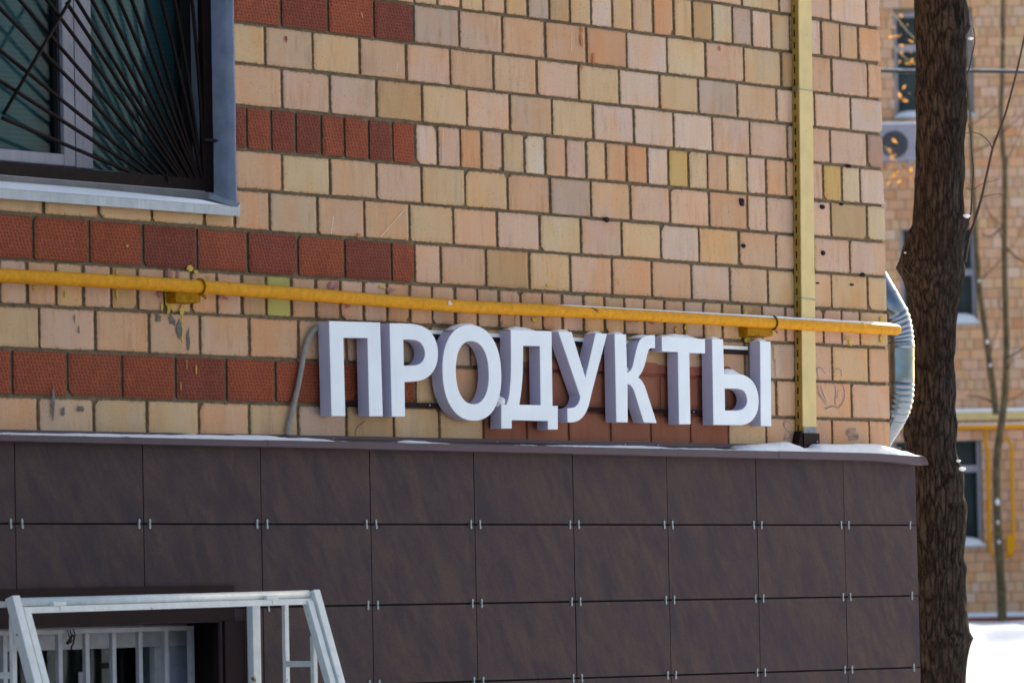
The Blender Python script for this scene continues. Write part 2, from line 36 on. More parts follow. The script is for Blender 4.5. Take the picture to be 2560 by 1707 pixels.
    'anchors': [[-1.0223,-0.01,2.9973],[-1.0185,-0.01,2.8167],[-0.4547,-0.01,3.0026],[-0.4599,-0.01,2.8123],[-1.9166,-0.01,2.8768],[-0.1725,-0.01,2.7348],[-0.2565,-0.01,2.6898],[-0.5054,-0.01,2.6867],[-0.2557,-0.01,3.1831],[-0.318,-0.01,3.0214]],
    'rods': [[[-5.0917,0.1,3.0669],[-4.4473,0.1,2.9144]],[[-5.0964,0.1,3.1914],[-4.378,0.1,2.9131]],[[-5.0942,0.1,3.2973],[-4.3314,0.1,2.913]],[[-5.0914,0.1,3.4344],[-4.2925,0.1,2.9126]],[[-4.9962,0.1,3.4737],[-4.2534,0.1,2.9121]],[[-4.8713,0.1,3.4846],[-4.2221,0.1,2.9112]],[[-4.7712,0.1,3.4829],[-4.1985,0.1,2.9099]],[[-4.7185,0.1,3.498],[-4.1788,0.1,2.9083]],[[-4.6507,0.1,3.5039],[-4.1591,0.1,2.9067]],[[-4.5825,0.1,3.5099],[-4.1449,0.1,2.9075]],[[-4.5176,0.1,3.5155],[-4.1315,0.1,2.9056]],[[-4.4484,0.1,3.5216],[-4.1196,0.1,2.9063]],[[-4.3749,0.1,3.528],[-4.1116,0.1,2.9067]],[[-4.3008,0.1,3.5344],[-4.1053,0.1,2.9071]],[[-4.2302,0.1,3.5406],[-4.1021,0.1,2.9072]],[[-4.1472,0.1,3.5478],[-4.0973,0.1,2.9075]]],
    'xrod': [[-4.7673,0.1,3.4895],[-5.0951,0.1,3.079]],
    'gframe': [[-4.0994,0.1,3.552],[-4.0538,0.1,3.556],[-4.0957,0.1,2.9076],[-4.0495,0.1,2.9048],[-5.1019,0.1,2.9205],[-5.1027,0.1,2.8818],[-4.0956,0.1,2.9103],[-4.0966,0.1,2.8724]],
    'win': [[-4.7421,0.17,3.2391],[-4.6783,0.17,3.2439],[-4.6693,0.17,3.2446],[-4.6632,0.17,3.245],[-4.58,0.17,3.2512],[-4.0817,0.17,3.2882],[-4.0538,0.17,3.2902],[-4.0298,0.17,3.292]],
    'win2': [[-5.031,0.17,2.9714],[-5.0318,0.17,2.9325],[-4.7367,0.17,2.9738],[-5.0327,0.17,2.891],[-5.033,0.17,2.8728],[-4.044,0.17,2.8829]],
    'sill_lip': [[-5.249,-0.045,2.8095],[-5.2496,-0.045,2.7816],[-4.0821,-0.045,2.8119],[-4.083,-0.045,2.7769]],
    'sill_back': [[-5.1185,0.085,2.8439],[-4.1093,0.085,2.8599]],
    'trim': [[-5.3212,-0.09,1.488],[-4.1871,-0.09,1.4915],[-5.1851,-0.09,1.363],[-4.1903,-0.09,1.3678],[-4.1839,-0.09,1.2993],[-4.1323,-0.09,1.2982],[-4.2372,-0.09,1.3005]],
    'cage_top': [[-5.5442,-0.345,1.4522],[-5.4955,-0.345,1.454],[-4.0423,-0.345,1.4662],[-4.0737,-0.345,1.4638],[-5.5032,-0.345,1.4311],[-4.0744,-0.345,1.4418]],
    'cage_low': [[[-5.5442,-0.345,1.4522]],[[-4.0423,-0.345,1.4662]]],
    'inner_top': [[-5.4906,-0.345,1.4284],[-4.0766,-0.345,1.4363],[-4.0771,-0.345,1.4171],[-5.4566,-0.345,1.4073]],
    'posts': [[-4.114,-0.1,1.3948],[-4.0745,-0.1,1.3941],[-3.9489,-0.1,1.392],[-3.9278,-0.1,1.3917],[-3.802,-0.1,1.3333],[-3.7806,-0.1,1.3329],[-4.1743,-0.3,1.3931],[-4.1536,-0.3,1.3928],[-4.0301,-0.3,1.3355],[-4.0092,-0.3,1.3351],[-5.5216,-0.3,1.3257],[-5.5018,-0.3,1.3253]],
    'rung': [[-4.1125,-0.25,1.2123],[-3.9848,-0.25,1.216]],
    'ig': [[-4.8989,0.06,1.2489],[-4.8798,0.06,1.2484],[-4.766,0.06,1.2456],[-4.7466,0.06,1.2451],[-4.6353,0.06,1.2424],[-4.6156,0.06,1.2419],[-4.5048,0.06,1.2392],[-4.4849,0.06,1.2387],[-4.3767,0.06,1.236],[-4.3565,0.06,1.2355],[-4.247,0.06,1.2328],[-4.2265,0.06,1.2323],[-5.026,0.06,1.3519],[-4.2378,0.06,1.3546],[-5.0264,0.06,1.336],[-4.2382,0.06,1.3379]],
    'lw': [[-5.0947,0.14,1.3342],[-4.1519,0.14,1.319],[-4.9256,0.14,1.2836],[-4.316,0.14,1.2904],[-4.3416,0.14,1.2357],[-4.3133,0.14,1.235],[-4.2564,0.14,1.2336],[-4.1747,0.14,1.2316]],
    'hinges': [[-5.3373,-0.365,1.4386],[-4.3055,-0.365,1.4488]],
    'trunk': [[1.9797,1.091,0.9194,0.1294],[1.9792,1.0903,0.9342,0.1294],[1.9788,1.0895,0.9491,0.1294],[1.9784,1.0888,0.964,0.1294],[1.9779,1.088,0.9789,0.1294],[1.9777,1.087,0.9937,0.1301],[1.9775,1.086,1.0086,0.131],[1.9773,1.085,1.0235,0.1318],[1.9771,1.0839,1.0383,0.1326],[1.9769,1.0829,1.0532,0.1334],[1.9767,1.0818,1.0681,0.1342],[1.9765,1.0808,1.0829,0.1351],[1.9764,1.0796,1.0978,0.136],[1.977,1.0776,1.1126,0.1381],[1.9776,1.0756,1.1275,0.1402],[1.9785,1.0732,1.1423,0.1427],[1.9795,1.0706,1.1571,0.1455],[1.9806,1.0681,1.1719,0.1483],[1.9816,1.0655,1.1868,0.1511],[1.9784,1.0682,1.2017,0.1471],[1.9752,1.0709,1.2167,0.1431],[1.9741,1.071,1.2316,0.1425],[1.973,1.0711,1.2465,0.1418],[1.9718,1.0713,1.2614,0.1411],[1.9707,1.0714,1.2763,0.1404],[1.9696,1.0715,1.2912,0.1398],[1.9684,1.0716,1.3061,0.1391],[1.9674,1.0716,1.321,0.1386],[1.9665,1.0715,1.3359,0.1383],[1.9656,1.0714,1.3508,0.1379],[1.9646,1.0713,1.3656,0.1375],[1.9637,1.0712,1.3805,0.1371],[1.9627,1.0711,1.3954,0.1367],[1.962,1.0706,1.4103,0.1368],[1.9616,1.0699,1.4252,0.1373],[1.9612,1.0691,1.4401,0.1377],[1.9608,1.0683,1.4549,0.1382],[1.9604,1.0676,1.4698,0.1387],[1.96,1.0668,1.4847,0.1391],[1.9596,1.066,1.4995,0.1396],[1.9591,1.0653,1.5144,0.1401],[1.9572,1.0664,1.5293,0.138],[1.9552,1.0676,1.5443,0.136],[1.9541,1.0677,1.5592,0.1354],[1.9538,1.0667,1.574,0.1361],[1.9536,1.0658,1.5889,0.1368],[1.9533,1.0648,1.6038,0.1375],[1.9531,1.0638,1.6186,0.1381],[1.9529,1.0628,1.6335,0.1388],[1.9526,1.0619,1.6484,0.1395],[1.9524,1.0609,1.6632,0.1402],[1.9522,1.0598,1.6781,0.141],[1.952,1.0588,1.693,0.1418],[1.9518,1.0578,1.7078,0.1425],[1.9516,1.0567,1.7227,0.1433],[1.9514,1.0557,1.7376,0.1441],[1.9512,1.0547,1.7524,0.1449],[1.951,1.0536,1.7673,0.1456],[1.9508,1.0526,1.7822,0.1464],[1.9491,1.0534,1.7971,0.1448],[1.9472,1.0545,1.812,0.1429],[1.9453,1.0556,1.8269,0.141],[1.9435,1.0565,1.8418,0.1388],[1.9427,1.0562,1.8567,0.1381],[1.9428,1.0549,1.8716,0.1388],[1.9428,1.0535,1.8864,0.1395],[1.9429,1.0521,1.9013,0.1401],[1.9424,1.0515,1.9162,0.1399],[1.9417,1.0511,1.9311,0.1394],[1.941,1.0507,1.9459,0.1388],[1.9403,1.0503,1.9608,0.1382],[1.9376,1.0523,1.9758,0.1346],[1.935,1.0543,1.9907,0.131],[1.9324,1.0563,2.0057,0.1273],[1.9306,1.0572,2.0206,0.1252],[1.929,1.0579,2.0355,0.1232],[1.9274,1.0586,2.0504,0.1212],[1.9258,1.0593,2.0653,0.1192],[1.9247,1.0594,2.0802,0.1191],[1.924,1.059,2.0951,0.1208],[1.9233,1.0586,2.11,0.1225],[1.9226,1.0582,2.1249,0.1242],[1.922,1.0577,2.1397,0.1257],[1.9221,1.0562,2.1546,0.126],[1.9222,1.0548,2.1695,0.1263],[1.9224,1.0534,2.1843,0.1266],[1.922,1.0525,2.1992,0.1238],[1.9217,1.0516,2.2141,0.1211],[1.9214,1.0507,2.2289,0.1183],[1.9211,1.0498,2.2438,0.1155],[1.9208,1.0489,2.2587,0.1127],[1.9231,1.0447,2.2734,0.1102],[1.9255,1.0405,2.2882,0.1077],[1.9279,1.0362,2.303,0.1052],[1.9295,1.033,2.3178,0.1032],[1.9288,1.0325,2.3327,0.1027],[1.9281,1.032,2.3476,0.1022],[1.9275,1.0316,2.3625,0.1016],[1.9268,1.0311,2.3773,0.1011],[1.9262,1.0307,2.3922,0.1006],[1.9255,1.0302,2.4071,0.1],[1.9248,1.0298,2.422,0.0994],[1.924,1.0295,2.4369,0.0988],[1.9233,1.0291,2.4518,0.0981],[1.9226,1.0287,2.4666,0.0975],[1.9218,1.0284,2.4815,0.0968],[1.9217,1.0272,2.4964,0.0978],[1.9217,1.026,2.5112,0.0987],[1.9216,1.0248,2.5261,0.0996],[1.9215,1.0236,2.541,0.1006],[1.9214,1.0225,2.5558,0.1015],[1.9211,1.0216,2.5707,0.1021],[1.9208,1.0207,2.5856,0.1026],[1.9205,1.0198,2.6004,0.1032],[1.9201,1.0189,2.6153,0.1037],[1.9198,1.018,2.6302,0.1043],[1.919,1.0177,2.6451,0.106],[1.9183,1.0174,2.66,0.1076],[1.9175,1.0171,2.6748,0.1093],[1.9167,1.0168,2.6897,0.111],[1.9159,1.0165,2.7046,0.1127],[1.9155,1.0158,2.7195,0.1157],[1.915,1.015,2.7344,0.1186],[1.9146,1.0143,2.7492,0.1216],[1.9142,1.0135,2.7641,0.1246],[1.9137,1.0128,2.779,0.1276],[1.9127,1.0128,2.7939,0.1291],[1.9116,1.0129,2.8088,0.1305],[1.9106,1.0129,2.8237,0.132],[1.9097,1.0127,2.8386,0.1347],[1.9095,1.0116,2.8534,0.1411],[1.9093,1.0106,2.8683,0.1474],[1.9069,1.0123,2.8832,0.1528],[1.9037,1.015,2.8982,0.1579],[1.9005,1.0177,2.9132,0.163],[1.9011,1.0157,2.928,0.158],[1.9017,1.0137,2.9428,0.153],[1.9021,1.0119,2.9577,0.1497],[1.9025,1.0102,2.9725,0.147],[1.9028,1.0085,2.9874,0.1443],[1.9031,1.0067,3.0022,0.1415],[1.9051,1.003,3.017,0.1407],[1.9071,0.9993,3.0318,0.1398],[1.909,0.9956,3.0466,0.139],[1.911,0.9918,3.0614,0.1381],[1.9141,0.9866,3.0762,0.1373],[1.918,0.9805,3.0909,0.1364],[1.9218,0.9744,3.1056,0.1355],[1.9227,0.972,3.1205,0.1331],[1.9207,0.9733,3.1354,0.1292],[1.9186,0.9746,3.1503,0.1254],[1.9165,0.9759,3.1652,0.1215],[1.9157,0.9756,3.1801,0.1197],[1.9154,0.9748,3.195,0.1186],[1.915,0.9739,3.2099,0.1175],[1.9147,0.9731,3.2247,0.1164],[1.9147,0.9718,3.2396,0.1165],[1.9147,0.9705,3.2545,0.1167],[1.9147,0.9692,3.2693,0.1168],[1.9147,0.9679,3.2842,0.117],[1.9147,0.9666,3.299,0.1171],[1.9147,0.9653,3.3139,0.1173],[1.9147,0.9641,3.3288,0.1174],[1.9147,0.9628,3.3436,0.1176],[1.9146,0.9616,3.3585,0.1175],[1.9142,0.9609,3.3733,0.1169],[1.9135,0.9604,3.3882,0.1166],[1.9129,0.9599,3.4031,0.1163],[1.9123,0.9593,3.418,0.1159],[1.9118,0.9587,3.4329,0.1154],[1.9113,0.9581,3.4477,0.1148],[1.9108,0.9574,3.4626,0.1143],[1.9103,0.9568,3.4775,0.1138],[1.9102,0.9556,3.4924,0.114],[1.9105,0.9539,3.5072,0.1149],[1.9109,0.9521,3.5221,0.1158],[1.9113,0.9504,3.5369,0.1166],[1.9116,0.9487,3.5517,0.1175],[1.912,0.947,3.5666,0.1184],[1.9123,0.9452,3.5814,0.1192],[1.9127,0.9435,3.5963,0.1201],[1.9121,0.9429,3.6112,0.1207],[1.9115,0.9424,3.626,0.1212],[1.9109,0.9418,3.6409,0.1218],[1.9104,0.9412,3.6558,0.1223],[1.9098,0.9407,3.6707,0.1229],[1.9092,0.9401,3.6856,0.1234],[1.9073,0.9412,3.7005,0.1261],[1.905,0.9428,3.7154,0.1294],[1.9073,0.9387,3.7302,0.1243],[1.9078,0.9368,3.745,0.1219],[1.9072,0.9362,3.7599,0.1212],[1.9067,0.9356,3.7748,0.1205],[1.9061,0.935,3.7897,0.1198],[1.9056,0.9344,3.8046,0.1191],[1.9051,0.9338,3.8194,0.1184],[1.9045,0.9332,3.8343,0.1177],[1.904,0.9326,3.8492,0.1175],[1.9034,0.9319,3.8641,0.1179],[1.9029,0.9313,3.8789,0.1182],[1.9023,0.9307,3.8938,0.1186],[1.9018,0.9301,3.9087,0.119],[1.9013,0.9295,3.9236,0.1193],[1.9007,0.9289,3.9385,0.1197],[1.9002,0.9283,3.9533,0.1201],[1.8996,0.9277,3.9682,0.1205],[1.8991,0.9271,3.9831,0.1208],[1.9008,0.9237,3.9979,0.1248],[1.9025,0.9202,4.0127,0.1289],[1.9033,0.9179,4.0275,0.1315],[1.9016,0.9188,4.0424,0.1299],[1.8998,0.9198,4.0574,0.1283],[1.8989,0.9196,4.0722,0.1281],[1.8983,0.919,4.0871,0.1283],[1.8978,0.9185,4.102,0.1286],[1.896,0.9194,4.1169,0.1269],[1.8942,0.9203,4.1318,0.1253],[1.8925,0.9212,4.1468,0.1237],[1.8914,0.9213,4.1617,0.1229],[1.891,0.9205,4.1765,0.1229],[1.8905,0.9198,4.1914,0.1229]],
    'twigs': [[[1.9994,0.8923,2.934],[2.0089,0.8707,3.047],[2.0229,0.8465,3.1246],[2.0395,0.8163,3.2336],[2.0506,0.7939,3.3317],[2.0654,0.7642,3.4612],[2.0838,0.7336,3.5498],[2.099,0.7079,3.6273],[2.124,0.6611,3.8085],[2.1415,0.6257,3.9639],[2.1595,0.5875,4.1454]],[[2.0033,0.8715,3.1178],[2.0102,0.8591,3.1621],[2.0106,0.8496,3.2661],[2.0128,0.8395,3.3515],[2.0073,0.8404,3.4204],[1.9984,0.8425,3.5247],[1.9911,0.8473,3.5751]],[[2.0631,0.7671,3.4613],[2.0505,0.78,3.4952],[2.0287,0.8047,3.5237],[2.0004,0.839,3.5358],[1.9821,0.8627,3.5271]],[[1.9747,0.8501,3.78],[1.9869,0.8297,3.839],[1.9942,0.8146,3.9094],[1.9986,0.8049,3.9575],[1.9933,0.8061,4.0208]],[[2.0757,0.9268,3.2864],[2.097,0.9009,3.2783],[2.1231,0.866,3.3035],[2.1751,0.7993,3.3242]],[[2.0816,0.8434,3.2378],[2.1117,0.805,3.2479],[2.135,0.7758,3.249],[2.1589,0.7476,3.2296]]],
    'tsnow': [[1.9474,0.8431,3.143],[1.777,1.0703,2.9782],[1.9688,0.9175,1.9716],[1.9573,0.9287,2.009],[1.9777,0.9636,1.3101],[1.935,0.7876,3.9639]],
    'bg_o': [37.0262,31.6232,0.0],
    'yaw': 0.8960472171432317,
    'bg': {"w1":[[5.802,9.895],[6.897,9.872],[5.763,8.332],[6.856,8.309]],"s1":[[5.633,8.347],[6.038,8.225]],"ac":[[5.445,8.178],[6.019,8.166],[6.005,7.65],[5.68,7.883]],"w2":[[5.752,6.737],[6.886,6.713],[6.848,5.258]],"w2bar":[[6.632,6.032],[6.866,5.979]],"s2":[[6.565,5.264],[6.849,5.069]],"w3":[[5.579,3.608],[6.898,3.581],[6.857,1.992]],"w3bar":[[6.558,3.187],[6.849,3.04]],"s3":[[6.58,1.998],[6.881,1.792]],"band":[[5.988,3.936],[5.985,3.818]],"bandtop":[[5.989,3.989]],"pipe":[[5.984,3.765],[5.981,3.682]],"vp":[[6.934,3.374],[6.912,1.844],[7.32,3.484],[7.281,1.807]],"mb":[[7.196,2.132],[7.3,1.836]],"base":[[6.795,0.995],[6.794,0.93],[6.791,0.842]],"wire":[[5.527,7.18],[5.97,7.183]],"edge":[[5.584,9.947],[5.584,8.52],[7.44,0.923],[5.374,5.324]]},
    'bt': [[[40.1343,24.9103,10.0385],[40.1579,24.9505,9.2322],[40.1657,24.9746,8.8406],[40.1737,25.0202,8.196],[40.2024,25.0267,7.7059],[40.2314,25.0228,7.331],[40.2564,25.0762,6.352],[40.2905,25.1131,5.4303],[40.3181,25.1284,4.854],[40.3277,25.1661,4.2783],[40.3123,25.2251,3.8185],[40.2803,25.3197,3.1867],[40.3058,25.3525,2.4378],[40.3476,25.36,1.746],[40.3824,25.3663,1.1695],[40.4023,25.3788,0.7373]],[[39.8485,25.3711,8.8396],[39.8711,25.3777,8.4361],[39.9115,25.3721,7.9169],[39.9235,25.382,7.6288],[39.9531,25.3898,7.11],[39.9862,25.3932,6.5911],[40.015,25.3996,6.1011],[40.0638,25.387,5.5414],[40.1307,25.3521,4.9753],[40.1697,25.3334,4.6288],[40.2133,25.3118,4.2476],[40.2539,25.2959,3.8435]]],
    'cable': [[21.0593,14.4376,6.4412],[21.1985,14.2647,6.4288],[21.4254,13.9823,6.4136],[21.7325,13.5991,6.4073],[22.0594,13.192,6.3887],[22.401,12.767,6.3658]],
    'leaves': [[25.4419,16.8863,7.4668],[25.4486,16.8817,7.4234],[25.4409,16.9006,7.3156],[25.5153,16.8116,7.27],[25.3615,17.0052,7.2534],[25.4501,16.9003,7.1857],[25.5212,16.8136,7.1618],[25.5258,16.8134,7.0968],[25.4897,16.864,7.0332],[25.5036,16.8717,6.7434],[25.4965,16.8835,6.709],[25.4329,17.0151,6.1064],[25.4477,17.0003,6.0627],[25.4325,17.0304,5.9336],[25.5144,16.9302,5.9093],[25.4621,17.001,5.8462],[25.5421,16.8975,5.8868],[25.4203,17.0495,5.8908]],
    'btw': [[[25.2982,17.0412,7.7523],[25.3833,16.9463,7.6199],[25.4406,16.8842,7.51],[25.498,16.822,7.4001],[25.5547,16.7587,7.3119]],[[25.3219,17.0416,7.4059],[25.394,16.9647,7.2524],[25.5068,16.8371,7.0975],[25.5764,16.7559,7.0304]],[[25.3714,17.0861,6.1732],[25.4429,17.0082,6.0413],[25.5151,16.9313,5.8877]],[[26.0025,16.1629,7.729],[26.0618,16.1039,7.5543],[26.1074,16.0619,7.38],[26.1519,16.0177,7.2489]],[[26.2141,16.108,5.3031],[26.1312,16.2226,5.1762],[26.0628,16.3059,5.2001]],[[26.2325,16.1074,5.0433],[26.3284,15.999,4.9105],[26.4103,15.8988,4.8862]],[[26.2645,16.1701,3.8543],[26.3439,16.0655,3.9165],[26.4091,15.9768,4.0007]],[[26.1836,16.3121,3.3818],[26.1007,16.4106,3.4407],[26.0056,16.5284,3.4525]]],
    'cam': {"C":[-16.07254,-10.85646,1.45],"R":[[0.625438,-0.7800006,-0.0206496],[-0.0291486,-0.0498023,0.9983337],[0.7797293,0.6237939,0.0538842]],"f":11544.643059039638},
    'graf': [[[-0.5233,-0.0125,2.3295],[-0.4978,-0.0125,2.3396],[-0.4631,-0.0125,2.3145]],[[-0.523,-0.0125,2.3357],[-0.5106,-0.0125,2.2908]],[[-0.5211,-0.0125,2.2618],[-0.5025,-0.0125,2.2294],[-0.4613,-0.0125,2.187]],[[-0.5009,-0.0125,2.2664],[-0.4573,-0.0125,2.1974]],[[-0.3981,-0.0125,2.3181],[-0.3904,-0.0125,2.3307],[-0.372,-0.0125,2.3374],[-0.347,-0.0125,2.3297],[-0.3445,-0.0125,2.3029]],[[-0.3945,-0.0125,2.2687],[-0.387,-0.0125,2.24],[-0.3957,-0.0125,2.2068],[-0.3857,-0.0125,2.1864]],[[-0.3722,-0.0125,2.2485],[-0.3769,-0.0125,2.2237],[-0.3917,-0.0125,2.2151]],[[-0.3385,-0.0125,2.2741],[-0.3254,-0.0125,2.2413],[-0.3305,-0.0125,2.2081],[-0.3717,-0.0125,2.1763],[-0.4112,-0.0125,2.1818],[-0.4693,-0.0125,2.1684]],[[-0.5236,-0.0125,2.2372],[-0.4959,-0.0125,2.2172]],[[-0.7663,-0.0125,2.0981],[-0.7481,-0.0125,2.1147],[-0.7133,-0.0125,2.1071]],[[-0.7661,-0.0125,2.1022],[-0.7426,-0.0125,2.0782],[-0.715,-0.0125,2.0664],[-0.7192,-0.0125,2.05],[-0.7511,-0.0125,2.0415]],[[-0.7503,-0.0125,2.0618],[-0.7618,-0.0125,2.0373]]],
    'smudge': [[[-0.2483,-0.0125,2.0873],[-0.2995,-0.0125,2.0845],[-0.3145,-0.0125,2.0739],[-0.2857,-0.0125,2.066],[-0.242,-0.0125,2.0645],[-0.2388,-0.0125,2.0542],[-0.301,-0.0125,2.0493]]],
    'scr': [[[-3.3537,-0.0125,3.558],[-3.3475,-0.0125,3.5409]],[[-3.5303,-0.0125,2.8077],[-3.5453,-0.0125,2.7435]],[[-3.1308,-0.0125,2.8529],[-3.2699,-0.0125,2.7463]],[[-2.9,-0.0125,3.1684],[-2.9066,-0.0125,3.031]],[[-2.1089,-0.0125,3.5911],[-2.114,-0.0125,3.5164]],[[-3.1557,-0.0125,3.3904],[-3.1612,-0.0125,3.3575]]],
    'hair': [[[-3.3752,-0.0125,2.0734],[-3.4117,-0.0125,2.0583],[-3.4317,-0.0125,2.0364],[-3.4296,-0.0125,2.0148]],[[-3.7348,-0.0125,2.1193],[-3.7271,-0.0125,2.107],[-3.7273,-0.0125,2.0999]]],
    'splash': [[-4.4,-0.0125,2.4816,0.05,0.085,"y"],[-4.3402,-0.0125,2.4423,0.03,0.03,"y"],[-4.3416,-0.0125,2.3868,0.008,0.1,"y"],[-4.3164,-0.0125,2.3391,0.004,0.06,"y"],[-4.441,-0.0125,2.4526,0.012,0.03,"y"],[-4.384,-0.0125,2.5556,0.012,0.02,"y"],[-4.2959,-0.0125,2.5897,0.03,0.02,"y"],[-4.2655,-0.0125,2.577,0.02,0.012,"y"],[-4.2044,-0.0125,2.5628,0.03,0.008,"y"],[-4.6629,-0.0125,2.4884,0.012,0.035,"y"],[-4.6612,-0.0125,2.5608,0.012,0.025,"y"],[-5.0544,-0.0125,2.4912,0.04,0.01,"y"],[-4.9156,-0.0125,2.4763,0.012,0.02,"y"],[-4.398,-0.0125,2.5647,0.03,0.03,"p"],[-4.3576,-0.0125,2.5622,0.02,0.03,"p"],[-4.4541,-0.0125,2.4907,0.025,0.02,"p"],[-4.1235,-0.0125,2.4918,0.05,0.015,"p"],[-4.6097,-0.0125,2.6519,0.01,0.008,"y"],[-4.3205,-0.0125,2.2558,0.003,0.03,"y"],[-4.3528,-0.0125,2.1789,0.003,0.03,"y"],[-4.2741,-0.0125,2.2361,0.006,0.03,"y"],[-4.3917,-0.0125,2.4059,0.03,0.02,"k"],[-4.3583,-0.0125,2.3683,0.02,0.04,"k"],[-4.3123,-0.0125,2.3392,0.012,0.045,"k"],[-4.4621,-0.0125,2.4105,0.02,0.02,"k"],[-4.8732,-0.0125,2.3969,0.008,0.025,"g"],[-4.8529,-0.0125,2.357,0.008,0.03,"g"],[-2.3769,-0.0125,2.4721,0.04,0.02,"y"],[-2.4958,-0.0125,2.4682,0.006,0.04,"y"],[-1.4821,-0.0125,2.462,0.025,0.03,"y"],[-1.4157,-0.0125,2.4719,0.03,0.02,"y"],[-1.0109,-0.0125,2.5443,0.035,0.02,"y"],[-0.8233,-0.0125,2.3932,0.006,0.06,"y"],[-0.8148,-0.0125,2.3285,0.005,0.08,"y"],[-0.9987,-0.0125,2.4367,0.05,0.03,"y"],[-0.2904,-0.0125,2.4625,0.05,0.012,"y"],[-0.2764,-0.0125,2.4497,0.025,0.03,"y"],[-0.0424,-0.0125,2.5487,0.03,0.03,"y"],[-0.046,-0.0125,2.4681,0.03,0.03,"y"],[-2.2842,-0.0125,2.6048,0.04,0.01,"y"],[-1.852,-0.0125,2.637,0.008,0.02,"y"],[-3.5418,-0.0125,2.5562,0.06,0.028,"p"],[-3.2237,-0.0125,2.5539,0.05,0.016,"p"],[-3.4602,-0.0125,2.4871,0.03,0.012,"p"],[-1.7675,-0.0125,2.4921,0.1,0.02,"p"],[-1.6382,-0.0125,2.4916,0.08,0.02,"p"],[-3.2686,-0.0125,2.5624,0.04,0.012,"y"],[-2.0509,-0.0125,3.6005,0.02,0.022,"o"],[-2.0524,-0.0125,3.56,0.018,0.04,"o"],[-1.979,-0.0125,3.4959,0.018,0.05,"o"],[-2.0559,-0.0125,3.459,0.016,0.018,"o"],[-1.1493,-0.0125,3.6019,0.012,0.02,"o"],[-3.7738,-0.0125,3.4276,0.01,0.02,"r"],[-3.3974,-0.0125,2.7432,0.02,0.015,"o"],[-4.9823,-0.0125,2.1385,0.008,0.06,"g"],[-4.987,-0.0125,2.0942,0.01,0.05,"k"],[-4.9359,-0.0125,2.079,0.012,0.02,"k"],[-4.853,-0.0125,2.0912,0.02,0.012,"k"]],
}

# ------------------------------------------------------------------ camera, sky, sun, exposure
cam = bpy.data.cameras.new('camera')
camo = bpy.data.objects.new('camera', cam)
COLL.objects.link(camo)
S.camera = camo
Rr, Ru, Rf = [Vector(v) for v in D['cam']['R']]
m = Matrix((Rr, Ru, -Rf)).transposed().to_4x4()
m.translation = Vector(D['cam']['C'])
camo.matrix_world = m
cam.sensor_fit = 'HORIZONTAL'
cam.sensor_width = 36.0
cam.lens = D['cam']['f'] / 2560 * 36.0
cam.clip_start = 0.5
cam.clip_end = 3000
cam.dof.use_dof = True
cam.dof.focus_distance = 17.9
cam.dof.aperture_fstop = 6.8
cam.dof.aperture_blades = 7

SUN_EL, SUN_DIR = radians(25), Vector((0.985, 0.30))
SUN_DIR.normalize()
w = bpy.data.worlds.new('World')
S.world = w
w.use_nodes = True
nt = w.node_tree
bgn = nt.nodes['Background']
sky = nt.nodes.new('ShaderNodeTexSky')
sky.sky_type = 'NISHITA'
sky.sun_disc = False
sky.sun_elevation = SUN_EL
sky.sun_rotation = math.atan2(SUN_DIR.x, SUN_DIR.y)
sky.air_density = 1.0
sky.dust_density = 3.0
sky.ozone_density = 0.6
nt.links.new(sky.outputs[0], bgn.inputs[0])
bgn.inputs[1].default_value = 0.12
sl = bpy.data.lights.new('sun', 'SUN')
sl.energy = 2.7
sl.angle = radians(0.5)
sl.color = (1.0, 0.93, 0.82)
so = bpy.data.objects.new('sun', sl)
COLL.objects.link(so)
sdir = Vector((SUN_DIR.x * cos(SUN_EL), SUN_DIR.y * cos(SUN_EL), sin(SUN_EL)))
so.rotation_euler = sdir.to_track_quat('Z', 'Y').to_euler()
so.location = (20, 10, 30)
S.view_settings.view_transform = 'Standard'
S.view_settings.look = 'None'
S.view_settings.gamma = 1
S.view_settings.exposure = 1.05
S.view_settings.use_curve_mapping = False

# ------------------------------------------------------------------ helpers
def srgb(r, g, b):
    def f(c):
        c /= 255
        return c / 12.92 if c <= .04045 else ((c + .055) / 1.055) ** 2.4
    return (f(r), f(g), f(b), 1)

